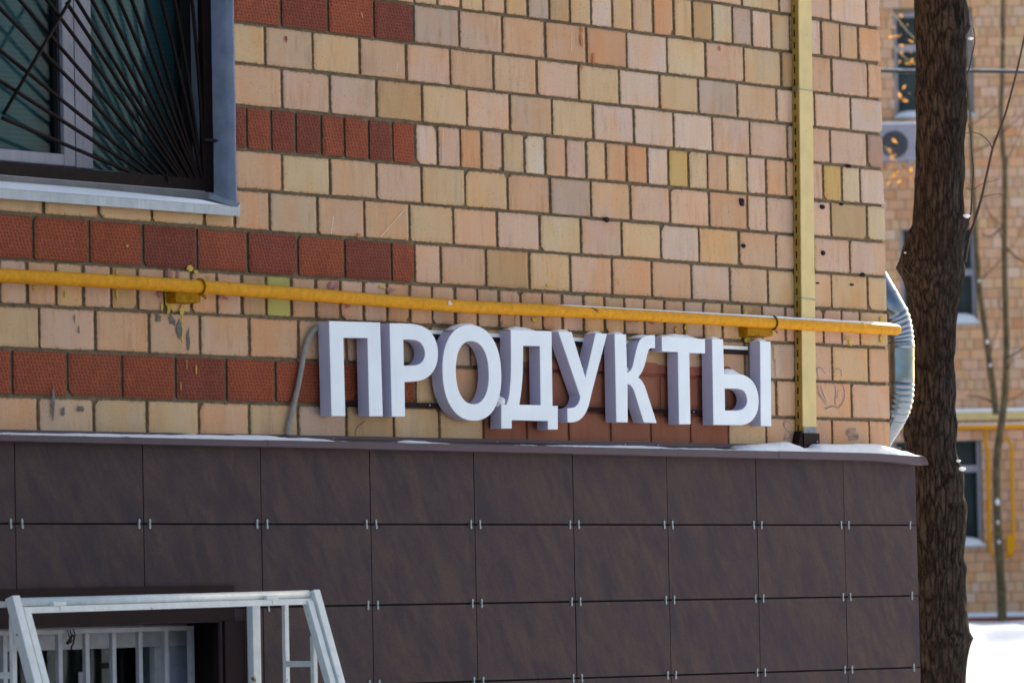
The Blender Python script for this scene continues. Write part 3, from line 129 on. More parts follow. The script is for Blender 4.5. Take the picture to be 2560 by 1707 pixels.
class NT:
    """tiny node-graph builder"""
    def __init__(self, name):
        self.m = bpy.data.materials.new(name)
        self.m.use_nodes = True
        self.t = self.m.node_tree
        self.b = self.t.nodes['Principled BSDF']
    def n(self, t, **kw):
        x = self.t.nodes.new(t)
        for k, v in kw.items():
            setattr(x, k, v)
        return x
    def l(self, a, b):
        self.t.links.new(a, b)
    def pos(self, scale=(1, 1, 1), off=None, obj=False):
        if obj:
            src = self.n('ShaderNodeTexCoord').outputs['Object']
        else:
            src = self.n('ShaderNodeNewGeometry').outputs['Position']
        mp = self.n('ShaderNodeMapping')
        mp.inputs['Scale'].default_value = scale
        self.l(src, mp.inputs['Vector'])
        if off is not None:
            self.l(off, mp.inputs['Location'])
        return mp.outputs[0]
    def noise(self, vec, scale, detail=3, rough=.55, dist=0):
        x = self.n('ShaderNodeTexNoise')
        x.inputs['Scale'].default_value = scale
        x.inputs['Detail'].default_value = detail
        x.inputs['Roughness'].default_value = rough
        x.inputs['Distortion'].default_value = dist
        self.l(vec, x.inputs['Vector'])
        return x.outputs['Fac']
    def ramp(self, fac, a, b, lo=0., hi=1.):
        x = self.n('ShaderNodeMapRange')
        x.inputs[1].default_value = a
        x.inputs[2].default_value = b
        x.inputs[3].default_value = lo
        x.inputs[4].default_value = hi
        self.l(fac, x.inputs[0])
        return x.outputs[0]
    def mix(self, fac, a, b, mode='MIX'):
        x = self.n('ShaderNodeMix', data_type='RGBA', blend_type=mode)
        for sock, v in ((x.inputs[0], fac), (x.inputs[6], a), (x.inputs[7], b)):
            if isinstance(v, (int, float, tuple)):
                sock.default_value = v
            else:
                self.l(v, sock)
        return x.outputs[2]
    def math(self, op, a, b=0.):
        x = self.n('ShaderNodeMath', operation=op)
        for sock, v in ((x.inputs[0], a), (x.inputs[1], b)):
            if isinstance(v, (int, float)):
                sock.default_value = v
            else:
                self.l(v, sock)
        return x.outputs[0]
    def bump(self, h, strength=.3, dist=.01):
        x = self.n('ShaderNodeBump')
        x.inputs['Strength'].default_value = strength
        x.inputs['Distance'].default_value = dist
        self.l(h, x.inputs['Height'])
        self.l(x.outputs[0], self.b.inputs['Normal'])
    def col(self, c):
        if isinstance(c, tuple):
            self.b.inputs['Base Color'].default_value = c
        else:
            self.l(c, self.b.inputs['Base Color'])
    def set(self, rough=None, metal=None, spec=None):
        if rough is not None: self.b.inputs['Roughness'].default_value = rough
        if metal is not None: self.b.inputs['Metallic'].default_value = metal
        if spec is not None: self.b.inputs['Specular IOR Level'].default_value = spec

def simple(name, c, rough=.6, metal=0., var=.12, vscale=20., bump=.05, bscale=150., spots=None, spec=None, streak=0.):
    g = NT(name)
    p = g.pos()
    n1 = g.noise(p, vscale, 4)
    dark = (c[0] * (1 - var * 2), c[1] * (1 - var * 2), c[2] * (1 - var * 2), 1)
    lite = (min(1, c[0] * (1 + var)), min(1, c[1] * (1 + var)), min(1, c[2] * (1 + var)), 1)
    cc = g.mix(g.ramp(n1, .3, .7), dark, lite)
    if streak:
        ps = g.pos((1, 1, .06))
        ns = g.noise(ps, 90, 3)
        cc = g.mix(g.ramp(ns, .5, .75, 0, streak), cc, (c[0] * .45, c[1] * .43, c[2] * .4, 1))
    if spots:
        ns = g.noise(p, spots[1], 3, .6)
        cc = g.mix(g.ramp(ns, spots[2], spots[2] + .04), cc, spots[0])
    g.col(cc)
    g.set(rough, metal, spec)
    if bump:
        g.bump(g.noise(p, bscale, 3), bump, .004)
    return g.m

def link(o, parent=None):
    COLL.objects.link(o)
    if parent is not None:
        o.parent = parent
    return o

def origin_of(o):
    """a parent's world matrix without waiting for a depsgraph update"""
    mtx = Matrix.Identity(4)
    while o is not None:
        mtx = Matrix.LocRotScale(o.location, o.rotation_euler, o.scale) @ mtx
        o = o.parent
    return mtx

def obj(name, verts, faces, mat, parent=None, smooth=False, local=False, label=None, kind=None):
    me = bpy.data.meshes.new(name)
    me.from_pydata([tuple(v) for v in verts], [], faces)
    mats = mat if isinstance(mat, (list, tuple)) else [mat]
    for x in mats:
        me.materials.append(x)
    if smooth:
        me.polygons.foreach_set('use_smooth', [True] * len(me.polygons))
    o = bpy.data.objects.new(name, me)
    link(o, parent)
    if parent is not None and not local:
        me.transform(origin_of(parent).inverted())
    if label: o['label'] = label
    if kind: o['kind'] = kind
    return o

def tag(o, label, cat, group=None, kind=None):
    o['label'] = label
    if cat: o['category'] = cat
    if group: o['group'] = group
    if kind: o['kind'] = kind
    return o

def thing(name, label, cat, loc=(0, 0, 0), rotz=0, group=None):
    o = bpy.data.objects.new(name, None)
    o.empty_display_size = .1
    o.location = loc
    o.rotation_euler = (0, 0, rotz)
    COLL.objects.link(o)
    return tag(o, label, cat, group)

class MB:
    """collects shapes into one mesh"""
    def __init__(self):
        self.v, self.f = [], []
    def add(self, vs, fs):
        k = len(self.v)
        self.v += [tuple(x) for x in vs]
        self.f += [tuple(i + k for i in f) for f in fs]
        return self
    def box(self, x0, x1, y0, y1, z0, z1):
        vs = [(x0, y0, z0), (x1, y0, z0), (x1, y1, z0), (x0, y1, z0), (x0, y0, z1), (x1, y0, z1), (x1, y1, z1), (x0, y1, z1)]
        return self.add(vs, [(0, 3, 2, 1), (4, 5, 6, 7), (0, 1, 5, 4), (1, 2, 6, 5), (2, 3, 7, 6), (3, 0, 4, 7)])
    def hexa(self, b, t):
        """eight-cornered solid from two quads (same winding, seen from t's side counter-clockwise)"""
        return self.add(list(b) + list(t), [(3, 2, 1, 0), (4, 5, 6, 7), (0, 1, 5, 4), (1, 2, 6, 5), (2, 3, 7, 6), (3, 0, 4, 7)])
    def bar(self, a, b, w, h, up=(0, 0, 1)):
        a, b = Vector(a), Vector(b)
        d = (b - a).normalized()
        s = d.cross(Vector(up))
        if s.length < 1e-5: s = d.cross(Vector((1, 0, 0)))
        s.normalize()
        u = s.cross(d)
        q = [(-1, -1), (1, -1), (1, 1), (-1, 1)]
        return self.hexa([a + s * (w / 2 * i) + u * (h / 2 * j) for i, j in q], [b + s * (w / 2 * i) + u * (h / 2 * j) for i, j in q])
    def tube(self, pts, r, n=12, cap=True, jit=0.):
        pts = [Vector(p) for p in pts]
        rs = r if isinstance(r, (list, tuple)) else [r] * len(pts)
        ref = None
        k = len(self.v)
        for i, p in enumerate(pts):
            d = (pts[min(i + 1, len(pts) - 1)] - pts[max(i - 1, 0)])
            d = d.normalized() if d.length > 1e-9 else Vector((0, 0, 1))
            if ref is None:
                ref = d.cross(Vector((0, 0, 1)))
                if ref.length < .1: ref = d.cross(Vector((1, 0, 0)))
            ref = (ref - d * ref.dot(d)).normalized()
            s = d.cross(ref)
            for j in range(n):
                a = 2 * pi * j / n
                rr = rs[i] * (1 + (rnd.random() - .5) * jit)
                self.v.append(tuple(p + (ref * cos(a) + s * sin(a)) * rr))
        for i in range(len(pts) - 1):
            for j in range(n):
                a, b = k + i * n + j, k + i * n + (j + 1) % n
                self.f.append((a, b, b + n, a + n))
        if cap:
            self.f.append(tuple(k + j for j in range(n))[::-1])
            e = k + (len(pts) - 1) * n
            self.f.append(tuple(e + j for j in range(n)))
        return self
    def build(self, name, mat, parent=None, smooth=False, bevel=0, **kw):
        o = obj(name, self.v, self.f, mat, parent, smooth, **kw)
        if bevel:
            b = o.modifiers.new('bevel', 'BEVEL')
            b.width = bevel
            b.segments = 2
            b.limit_method = 'ANGLE'
        return o

def spline(pts, n=8):
    pts = [Vector(p) for p in pts]
    out = []
    for i in range(len(pts) - 1):
        p0, p1, p2, p3 = pts[max(i - 1, 0)], pts[i], pts[i + 1], pts[min(i + 2, len(pts) - 1)]
        for k in range(n):
            t = k / n
            out.append(.5 * ((2 * p1) + (-p0 + p2) * t + (2 * p0 - 5 * p1 + 4 * p2 - p3) * t * t + (-p0 + 3 * p1 - 3 * p2 + p3) * t ** 3))
    out.append(pts[-1])
    return out

def resample(pts, step):
    pts = [Vector(p) for p in pts]
    out, acc = [pts[0]], 0.
    for a, b in zip(pts, pts[1:]):
        L = (b - a).length
        while acc + L >= step:
            t = (step - acc) / L
            a = a + (b - a) * t
            L = (b - a).length
            out.append(a)
            acc = 0
        acc += L
    out.append(pts[-1])
    return out

def lin(c, x):
    return c[0] * x + c[1]

# ------------------------------------------------------------------ materials
def brick_material(name, red=False, source='ATTR'):
    g = NT(name)
    if source == 'ATTR':
        at = g.n('ShaderNodeAttribute', attribute_name='tint')
        base, a = at.outputs['Color'], at.outputs['Alpha']
    else:
        oi = g.n('ShaderNodeObjectInfo')
        base, a = oi.outputs['Color'], oi.outputs['Random']
    off = g.n('ShaderNodeCombineXYZ')
    for i, k in enumerate((37., 11., 23.)):
        g.l(g.math('MULTIPLY', a, k), off.inputs[i])
    p = g.pos((1, 1, 1), off.outputs[0])
    pv = g.pos((1, 1, .16), off.outputs[0])
    pw = g.pos((1, 1, .6), off.outputs[0])
    c = base
    rim = g.n('ShaderNodeAttribute', attribute_name='rim').outputs['Fac']
    if not red:
        warm = g.mix(1., base, (1.06, .87, .69, 1), 'MULTIPLY')
        cool = g.mix(1., base, (.97, .98, 1.10, 1), 'MULTIPLY')
        c = g.mix(g.ramp(g.noise(pw, 5.5, 2), .44, .66, 0, .9), c, warm)
        c = g.mix(g.ramp(g.noise(g.pos((1, 1, .7), off.outputs[0]), 7, 2), .50, .68, 0, .8), c, cool)
        dirt = g.mix(1., base, (.66, .62, .58, 1), 'MULTIPLY')
        c = g.mix(g.math('MULTIPLY', g.ramp(g.noise(pv, 42, 3), .50, .75, 0, .7), g.ramp(g.noise(p, 4, 2), .42, .62)), c, dirt)
        lt = g.mix(1., base, (1.10, 1.10, 1.10, 1), 'MULTIPLY')
        c = g.mix(g.math('MULTIPLY', g.ramp(g.noise(pv, 60, 2), .52, .72, 0, .7), g.ramp(g.noise(pw, 6, 2), .45, .6)), c, lt)
        c = g.mix(g.ramp(g.noise(p, 170, 2, .5), .655, .70, 0, .6), c, (.20, .10, .05, 1))
        c = g.mix(g.ramp(g.noise(p, 420, 2, .6), .30, .70, .0, .30), c, (.30, .19, .12, 1))
        g.bump(g.noise(p, 300, 3), .25, .002)
    else:
        c = g.mix(g.ramp(g.noise(pw, 9, 3), .42, .68, 0, .75), c, g.mix(1., base, (.80, .70, .68, 1), 'MULTIPLY'))
        c = g.mix(g.ramp(g.noise(p, 16, 2), .52, .7, 0, .6), c, g.mix(1., base, (1.25, 1.15, .95, 1), 'MULTIPLY'))
        # pressed dimples in staggered rows
        sx = g.n('ShaderNodeSeparateXYZ')
        g.l(g.pos((1, 1, 1), off.outputs[0]), sx.inputs[0])
        px = g.n('ShaderNodeCombineXYZ')
        g.l(g.math('ADD', g.math('MULTIPLY', sx.outputs[0], 60.), g.math('MULTIPLY', sx.outputs[2], 22.)), px.inputs[0])
        g.l(g.math('MULTIPLY', sx.outputs[2], 84.), px.inputs[1])
        px = px.outputs[0]
        vo = g.n('ShaderNodeTexVoronoi', feature='F1', voronoi_dimensions='2D')
        vo.inputs['Scale'].default_value = 1.0
        vo.inputs['Randomness'].default_value = .33
        g.l(px, vo.inputs['Vector'])
        dim = g.ramp(vo.outputs['Distance'], .10, .42)
        c = g.mix(g.ramp(vo.outputs['Distance'], .12, .36, .85, 0), c, g.mix(1., base, (.34, .32, .36, 1), 'MULTIPLY'))
        c = g.mix(g.ramp(g.noise(p, 230, 2, .5), .66, .72, 0, .6), c, (.05, .025, .02, 1))
        c = g.mix(g.ramp(g.noise(p, 140, 2, .5), .72, .76, 0, .5), c, (.35, .28, .24, 1))
        g.bump(g.math('ADD', dim, g.math('MULTIPLY', g.noise(p, 260, 3), .5)), .55, .004)
    # washed-down soot across the courses, the same for neighbouring bricks
    wpos = g.pos((1, 1, .22))
    soot = g.math('MULTIPLY', g.ramp(g.noise(wpos, 7, 5, .65), .48, .74), g.ramp(g.noise(g.pos(), 1.3, 3), .40, .62))
    c = g.mix(g.math('MULTIPLY', soot, .42), c, g.mix(1., c, (.52, .47, .43, 1), 'MULTIPLY'))
    # mortar smears and grime along the ragged rim
    e1 = g.math('ADD', rim, g.math('MULTIPLY', g.math('SUBTRACT', g.noise(p, 60, 4, .7), .5), 2.1))
    c = g.mix(g.ramp(e1, .76, 1.02, 0, .75), c, srgb(100, 88, 68))
    c = g.mix(g.ramp(g.math('ADD', rim, g.math('MULTIPLY', g.noise(p, 9, 2), .6)), .3, 1.3, 0, .30), c, g.mix(1., base, (.74, .62, .50, 1), 'MULTIPLY'))
    g.col(c)
    g.set(.82, 0, .3)
    return g.m

M = {}
M['brick'] = brick_material('glazed_buff_brick')
M['redbrick'] = brick_material('dimpled_red_brick', True)
M['farbrick'] = brick_material('far_buff_brick', False, 'OBJ')

def mortar():
    g = NT('cement_mortar')
    p = g.pos()
    c = g.mix(g.ramp(g.noise(p, 30, 4), .3, .7), srgb(112, 98, 78), srgb(146, 128, 104))
    c = g.mix(g.ramp(g.noise(p, 170, 3), .5, .75, 0, .7), c, srgb(62, 54, 44))
    g.col(c)
    g.set(.95, 0, .1)
    g.bump(g.noise(p, 120, 4), .7, .006)
    return g.m
M['mortar'] = mortar()

def panel_mat():
    g = NT('brown_porcelain_stoneware')
    at = g.n('ShaderNodeObjectInfo')
    off = g.n('ShaderNodeCombineXYZ')
    for i, k in enumerate((9., 3., 7.)):
        g.l(g.math('MULTIPLY', at.outputs['Random'], k), off.inputs[i])
    m1 = g.n('ShaderNodeMapping')
    m1.inputs['Rotation'].default_value = (0, radians(30), 0)
    g.l(g.pos((1, 1, 1), off.outputs[0]), m1.inputs['Vector'])
    mp = g.n('ShaderNodeMapping')
    mp.inputs['Scale'].default_value = (2.2, 1, .8)
    g.l(m1.outputs[0], mp.inputs['Vector'])
    n1 = g.noise(mp.outputs[0], 5.0, 6, .68, .3)
    n2 = g.noise(mp.outputs[0], 9, 5, .65, .3)
    p = g.pos()
    c = g.mix(g.ramp(n1, .36, .64), srgb(66, 55, 62), srgb(88, 70, 66))
    c = g.mix(g.ramp(n2, .50, .70, 0, .5), c, srgb(57, 50, 60))
    c = g.mix(g.ramp(g.noise(p, 300, 2), .35, .7, 0, .45), c, srgb(44, 37, 37))
    c = g.mix(g.ramp(g.noise(p, 30, 5, .7), .74, .78, 0, .5), c, srgb(96, 88, 84))
    g.col(c)
    c = g.mix(1., c, g.mix(at.outputs['Random'], (.88, .88, .90, 1), (1.10, 1.08, 1.06, 1)), 'MULTIPLY')
    c = g.mix(g.ramp(g.noise(g.pos((1, 1, .05)), 34, 4), .60, .85, 0, .12), c, srgb(104, 96, 94))
    g.set(.72, 0, .16)
    g.bump(g.noise(p, 90, 3), .10, .003)
    return g.m
M['panel'] = panel_mat()
M['rail'] = simple('brown_rail', srgb(46, 34, 29), .6)
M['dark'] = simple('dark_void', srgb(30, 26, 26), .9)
M['flash'] = simple('brown_coated_steel', srgb(80, 64, 74), .5, 0, .08, 8, .02, 60, spec=.3)
M['maroon'] = simple('maroon_steel', srgb(38, 21, 24), .6, 0, .1, 10, .03, spec=.12)
M['steel'] = simple('zinc_clip', srgb(136, 150, 156), .45, .35, .1, 200, .05)
M['rust'] = simple('rusty_bolt', srgb(48, 38, 46), .8, 0, .25, 150)

def snow_mat():
    g = NT('snow')
    p = g.pos()
    c = g.mix(g.ramp(g.noise(p, 3, 4), .3, .7), (.84, .85, .88, 1), (.90, .90, .91, 1))
    g.col(c)
    g.set(.75, 0, .25)
    g.b.inputs['Subsurface Weight'].default_value = .15
    g.b.inputs['Subsurface Radius'].default_value = (.02, .025, .03)
    g.bump(g.math('ADD', g.noise(p, 55, 4), g.math('MULTIPLY', g.noise(p, 6, 4), 2.)), .28, .012)
    return g.m
M['snow'] = snow_mat()

def acrylic(name, c, rough):
    g = NT(name)
    p = g.pos()
    cc = g.mix(g.ramp(g.noise(p, 9, 4), .35, .7), c, (c[0] * .93, c[1] * .94, c[2] * .96, 1))
    ps = g.pos((1, 1, .07))
    cc = g.mix(g.ramp(g.noise(ps, 60, 3), .56, .8, 0, .12), cc, (c[0] * .6, c[1] * .58, c[2] * .58, 1))
    cc = g.mix(g.ramp(g.noise(p, 60, 5, .7), .70, .76, 0, .35), cc, (.22, .2, .2, 1))
    g.col(cc)
    g.set(rough, 0, .4)
    return g.m
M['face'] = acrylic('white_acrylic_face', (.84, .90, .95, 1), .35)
M['side'] = acrylic('shaded_letter_side', (.53, .51, .66, 1), .45)  # lavender grey puts the shade of the left-facing sides into the colour
M['gas'] = simple('yellow_pipe_paint', (.74, .32, .003, 1), .55, 0, .09, 40, .25, 90, spots=(srgb(120, 82, 30), 90, .69), streak=.14, spec=.16)
M['gasd'] = simple('yellow_bracket_paint', (.40, .19, .004, 1), .65, 0, .18, 50, .6, 70, spec=.08)
M['rustdark'] = simple('rusted_strap', srgb(86, 60, 30), .7, 0, .3, 80)
M['tray'] = simple('cream_yellow_paint', srgb(216, 190, 126), .45, 0, .05, 12, .06, 60, spots=(srgb(120, 118, 120), 65, .71), streak=.06)
M['trayside'] = simple('ochre_yellow_paint', srgb(166, 134, 58), .5, 0, .1, 14, .1, 60, spots=(srgb(104, 92, 70), 60, .70), streak=.15)
M['bare'] = simple('bare_grey_steel', srgb(120, 130, 136), .5, .3, .2, 60)
M['hose'] = simple('grey_corrugated_plastic', srgb(176, 170, 164), .55, 0, .1, 30)

def galv():
    g = NT('galvanised_steel')
    p = g.pos()
    vo = g.n('ShaderNodeTexVoronoi')
    vo.inputs['Scale'].default_value = 60
    g.l(p, vo.inputs['Vector'])
    c = g.mix(g.ramp(g.noise(p, 10, 3), .3, .7), (.17, .205, .24, 1), (.27, .31, .35, 1))
    c = g.mix(.025, c, vo.outputs['Color'])
    g.col(c)
    g.set(.22, 1.0)
    g.bump(g.noise(p, 9, 2), .05, .01)
    return g.m
M['galv'] = galv()
M['jamb'] = simple('blue_grey_plaster_paint', srgb(150, 158, 178), .75, 0, .10, 16, .6, 40, spots=(srgb(196, 206, 214), 24, .70))
M['grille'] = simple('dark_brown_iron_paint', srgb(30, 18, 17), .55, 0, .2, 60, .3, 300, spots=(srgb(48, 27, 19), 40, .64), spec=.1)
M['pvc'] = simple('dusty_dimmed_frame', srgb(160, 156, 168), .4, 0, .06, 12, .03, 60, streak=.35)  # base greyed further: the dim light at the upper window is in the colour
M['gasket'] = simple('black_gasket', srgb(24, 24, 28), .6)
M['sill'] = simple('grey_tin_sill', srgb(182, 190, 194), .5, 0, .08, 14, .06, 60, streak=.35)
M['white'] = simple('chipped_white_paint', srgb(234, 236, 232), .45, 0, .05, 25, .10, 60, spots=(srgb(150, 92, 40), 34, .695), streak=.14)
M['whited'] = simple('dull_white_paint', srgb(176, 178, 186), .5, 0, .08, 25, .10, 60, spots=(srgb(120, 80, 48), 45, .73), streak=.15)

def blind_mat():
    g = NT('teal_pleated_blind')
    p = g.pos((.6, .6, 1))
    wv = g.n('ShaderNodeTexWave', wave_type='BANDS', bands_direction='Z')
    wv.inputs['Scale'].default_value = 18
    wv.inputs['Distortion'].default_value = .3
    g.l(p, wv.inputs['Vector'])
    c = g.mix(wv.outputs['Fac'], srgb(72, 112, 118), srgb(80, 122, 128))
    c = g.mix(g.ramp(g.noise(g.pos((1, 1, .12)), 4, 3), .35, .7), c, g.mix(1., c, (.62, .62, .66, 1), 'MULTIPLY'))
    g.col(c)
    g.set(.9, 0, .1)
    return g.m
M['blind'] = blind_mat()

def glass_mat(name, tint):
    g = NT(name)
    t = g.n('ShaderNodeBsdfTransparent')
    t.inputs[0].default_value = tint
    gl = g.n('ShaderNodeBsdfGlossy')
    gl.inputs['Roughness'].default_value = .02
    lw = g.n('ShaderNodeFresnel')
    lw.inputs[0].default_value = 1.22
    mx = g.n('ShaderNodeMixShader')
    g.l(lw.outputs[0], mx.inputs[0])
    g.l(t.outputs[0], mx.inputs[1])
    g.l(gl.outputs[0], mx.inputs[2])
    g.l(mx.outputs[0], g.t.nodes['Material Output'].inputs['Surface'])
    return g.m
M['glass'] = glass_mat('window_glass', (.80, .86, .86, 1))

def bark_mat(name, a, b, lo):
    g = NT(name)
    pv = g.pos((1, 1, .17))
    p = g.pos()
    vo = g.n('ShaderNodeTexVoronoi', feature='DISTANCE_TO_EDGE')
    vo.inputs['Scale'].default_value = 46
    wp = g.n('ShaderNodeVectorMath', operation='ADD')
    sc = g.n('ShaderNodeVectorMath', operation='SCALE')
    nz = g.n('ShaderNodeTexNoise')
    nz.inputs['Scale'].default_value = 14
    nz.inputs['Detail'].default_value = 3
    g.l(pv, nz.inputs['Vector'])
    g.l(nz.outputs['Color'], sc.inputs[0])
    sc.inputs['Scale'].default_value = .045
    g.l(pv, wp.inputs[0])
    g.l(sc.outputs[0], wp.inputs[1])
    g.l(wp.outputs[0], vo.inputs['Vector'])
    plate = g.ramp(vo.outputs['Distance'], .02, .30)
    n1 = g.math('ADD', g.math('MULTIPLY', plate, .20), g.math('MULTIPLY', g.noise(g.pos((1, 1, .34)), 62, 6, .78, .8), .85))
    c = g.mix(g.ramp(n1, .40, .72), a, b)
    c = g.mix(g.ramp(g.noise(p, 5, 4), .45, .7, 0, .6), c, lo)
    g.col(c)
    g.set(.92, 0, .15)
    g.bump(n1, .9, .025)
    return g.m
M['bark'] = bark_mat('dark_furrowed_bark', srgb(22, 18, 17), srgb(88, 77, 69), srgb(50, 39, 32))
M['thinbark'] = bark_mat('olive_young_bark', srgb(92, 80, 56), srgb(150, 132, 98), srgb(70, 62, 48))
M['twig'] = simple('brown_twig', srgb(72, 54, 44), .8)
M['straw'] = simple('pale_dry_twig', srgb(200, 176, 130), .8)

def leaf_mat():
    g = NT('dry_orange_leaf')
    g.col((.50, .24, .06, 1))
    g.set(.7)
    g.b.inputs['Transmission Weight'].default_value = 0
    tr = g.n('ShaderNodeBsdfTranslucent')
    tr.inputs[0].default_value = (.6, .29, .07, 1)
    mx = g.n('ShaderNodeMixShader')
    mx.inputs[0].default_value = .5
    g.l(g.b.outputs[0], mx.inputs[1])
    g.l(tr.outputs[0], mx.inputs[2])
    g.l(mx.outputs[0], g.t.nodes['Material Output'].inputs['Surface'])
    return g.m
M['leaf'] = leaf_mat()
M['pY'] = simple('yellow_paint_splash', (.60, .40, .02, 1), .5, 0, .15, 60)
M['pP'] = simple('faded_pink_paint', srgb(176, 120, 116), .8, 0, .15, 60)
M['pK'] = simple('grey_grime', srgb(112, 104, 100), .9, 0, .15, 60)
M['pG'] = simple('grey_green_paint', srgb(112, 124, 118), .7)
M['pO'] = simple('orange_stain', srgb(200, 120, 72), .85, 0, .15, 60)
M['pR'] = simple('red_stain', srgb(150, 70, 60), .85)
M['pW'] = simple('pale_scratch', srgb(230, 222, 214), .9)
M['pen'] = simple('faint_violet_pen', srgb(164, 142, 140), .9)
M['pen2'] = simple('faint_grey_mark', srgb(170, 138, 118), .9)
M['redpaint'] = simple('brown_red_wall_paint', srgb(150, 84, 64), .85, 0, .12, 20, .2, 200, streak=.2)

# ------------------------------------------------------------------ ground: one snow sheet to the horizon
yaw = D['yaw']
NV, EV = Vector((sin(yaw), cos(yaw), 0)), Vector((cos(yaw), -sin(yaw), 0))
C0 = Vector((D['cam']['C'][0], D['cam']['C'][1], 0))
def sstep(a, b, x):
    t = min(1, max(0, (x - a) / (b - a)))
    return t * t * (3 - 2 * t)
def terrain(d, a):
    z = sstep(20, 40, d) * .56 + sstep(42, 66, d) * .24
    k = sstep(24, 40, d) * (1 - .85 * sstep(56, 65, d)) * (1 - sstep(67, 75, d))
    z += k * .30 * (mnoise.noise((d * .16, a * .55, 3.1)))
    z += k * .20 * mnoise.noise((d * .42, a * .8, 1.7)) + k * .06 * mnoise.noise((d * 1.4, a * 2.6, 5.7))
    z += sstep(55, 60, d) * (1 - sstep(65, 67.6, d)) * (.16 * abs(mnoise.noise((d * .5, a * .9, 8.3))) + .03)
    return z
ds = [-300, -120, -60, -30, -10, 0, 10, 20] + [22 + i * .5 for i in range(30)] + [37 + i * .2 for i in range(156)] + [70, 75, 80, 100, 150, 250, 500, 1200]
as_ = [-900, -300, -100, -50, -25] + [-14 + i * .8 for i in range(20)] + [2.2 + i * .2 for i in range(60)] + [14.5, 16, 18, 22, 26, 40, 80, 200, 500, 1000]
gv, gf = [], []
for d_ in ds:
    for a_ in as_:
        p_ = C0 + NV * d_ + EV * a_
        gv.append((p_.x, p_.y, terrain(d_, a_)))
na = len(as_)
for i in range(len(ds) - 1):
    for j in range(na - 1):
        gf.append((i * na + j, i * na + j + 1, (i + 1) * na + j + 1, (i + 1) * na + j))
ground = obj('snow_ground', gv, gf, M['snow'], smooth=True)
tag(ground, 'snow covered ground beside the houses', None, kind='structure')

# unseen dark asphalt sheet, added to cut the snow bounce onto the facade
M['asphalt'] = simple('bounce_cut_asphalt', (.050, .050, .053, 1), .85, 0, .2, 6, .4, 120)
yd = MB()
yd.add([(-60, -26, .012), (-3.2, -26, .012), (-3.2, -1.6, .012), (-60, -1.6, .012)], [(0, 1, 2, 3)])
tag(yd.build('bounce_cut_sheet', M['asphalt']), 'unseen dark asphalt sheet added to cut light bounced off the snow', None, kind='structure')

# ------------------------------------------------------------------ the brick apartment house
B = thing('apartment_building', 'buff and red brick apartment house with brown tiled plinth and barred windows', 'building', (0, 0, 0))
W1 = (-5.75, D['xw'], D['zop'], 4.45)          # upper window opening
RX = -4.237
W2 = (-5.66, -4.10, .30, 1.367)               # basement window opening
wall = MB()
xs = [-14, W1[0], W2[0], W2[1], W1[1], 0]
zs = [0, W2[2], W2[3], W1[2], W1[3], 14]
for i in range(5):
    for k in range(5):
        xm, zm = (xs[i] + xs[i + 1]) / 2, (zs[k] + zs[k + 1]) / 2
        if W1[0] < xm < W1[1] and W1[2] < zm < W1[3]: continue
        if W2[0] < xm < W2[1] and W2[2] < zm < W2[3]: continue
        wall.box(xs[i], xs[i + 1], 0, .42, zs[k], zs[k + 1])
wall.box(-.42, 0, .42, 9, 0, 14).box(-14, 0, 9, 9.4, 0, 14).box(-14, -13.6, .42, 9, 0, 14)
wall.build('wall', M['mortar'], B)
MB().box(-14.3, .4, -.4, 9.8, 14, 14.35).build('roof', M['maroon'], B)

PAL = dict(P=(217, 179, 154), W=(222, 195, 177), O=(215, 168, 130), D=(208, 154, 112), Y=(213, 181, 135), L=(220, 197, 156), T=(189, 153, 106),
           G=(190, 166, 148), N=(206, 170, 92), B=(209, 175, 142), C=(222, 214, 196), U=(188, 180, 96), S=(164, 130, 116),
           R=(152, 76, 48), r=(132, 64, 47), X=(150, 88, 66))
for k_ in 'PWODYLTGNBCS':                              # fired in one kiln: hues lie close together
    PAL[k_] = tuple(v_ + (m_ - v_) * (.30 if k_ in 'PWOYLB' else .22) for v_, m_ in zip(PAL[k_], (216, 181, 146)))
JF = {int(k): v for k, v in D['jf'].items()}

def set_tint(me, col, a):
    at = me.color_attributes.new('tint', 'FLOAT_COLOR', 'POINT')
    n = len(me.vertices) // 3
    for i, d_ in enumerate(at.data):
        d_.color = (col[0], col[1], col[2], a)
    e = me.attributes.new('rim', 'FLOAT', 'POINT')
    for i, d_ in enumerate(e.data):
        d_.value = 0. if i < n else 1.

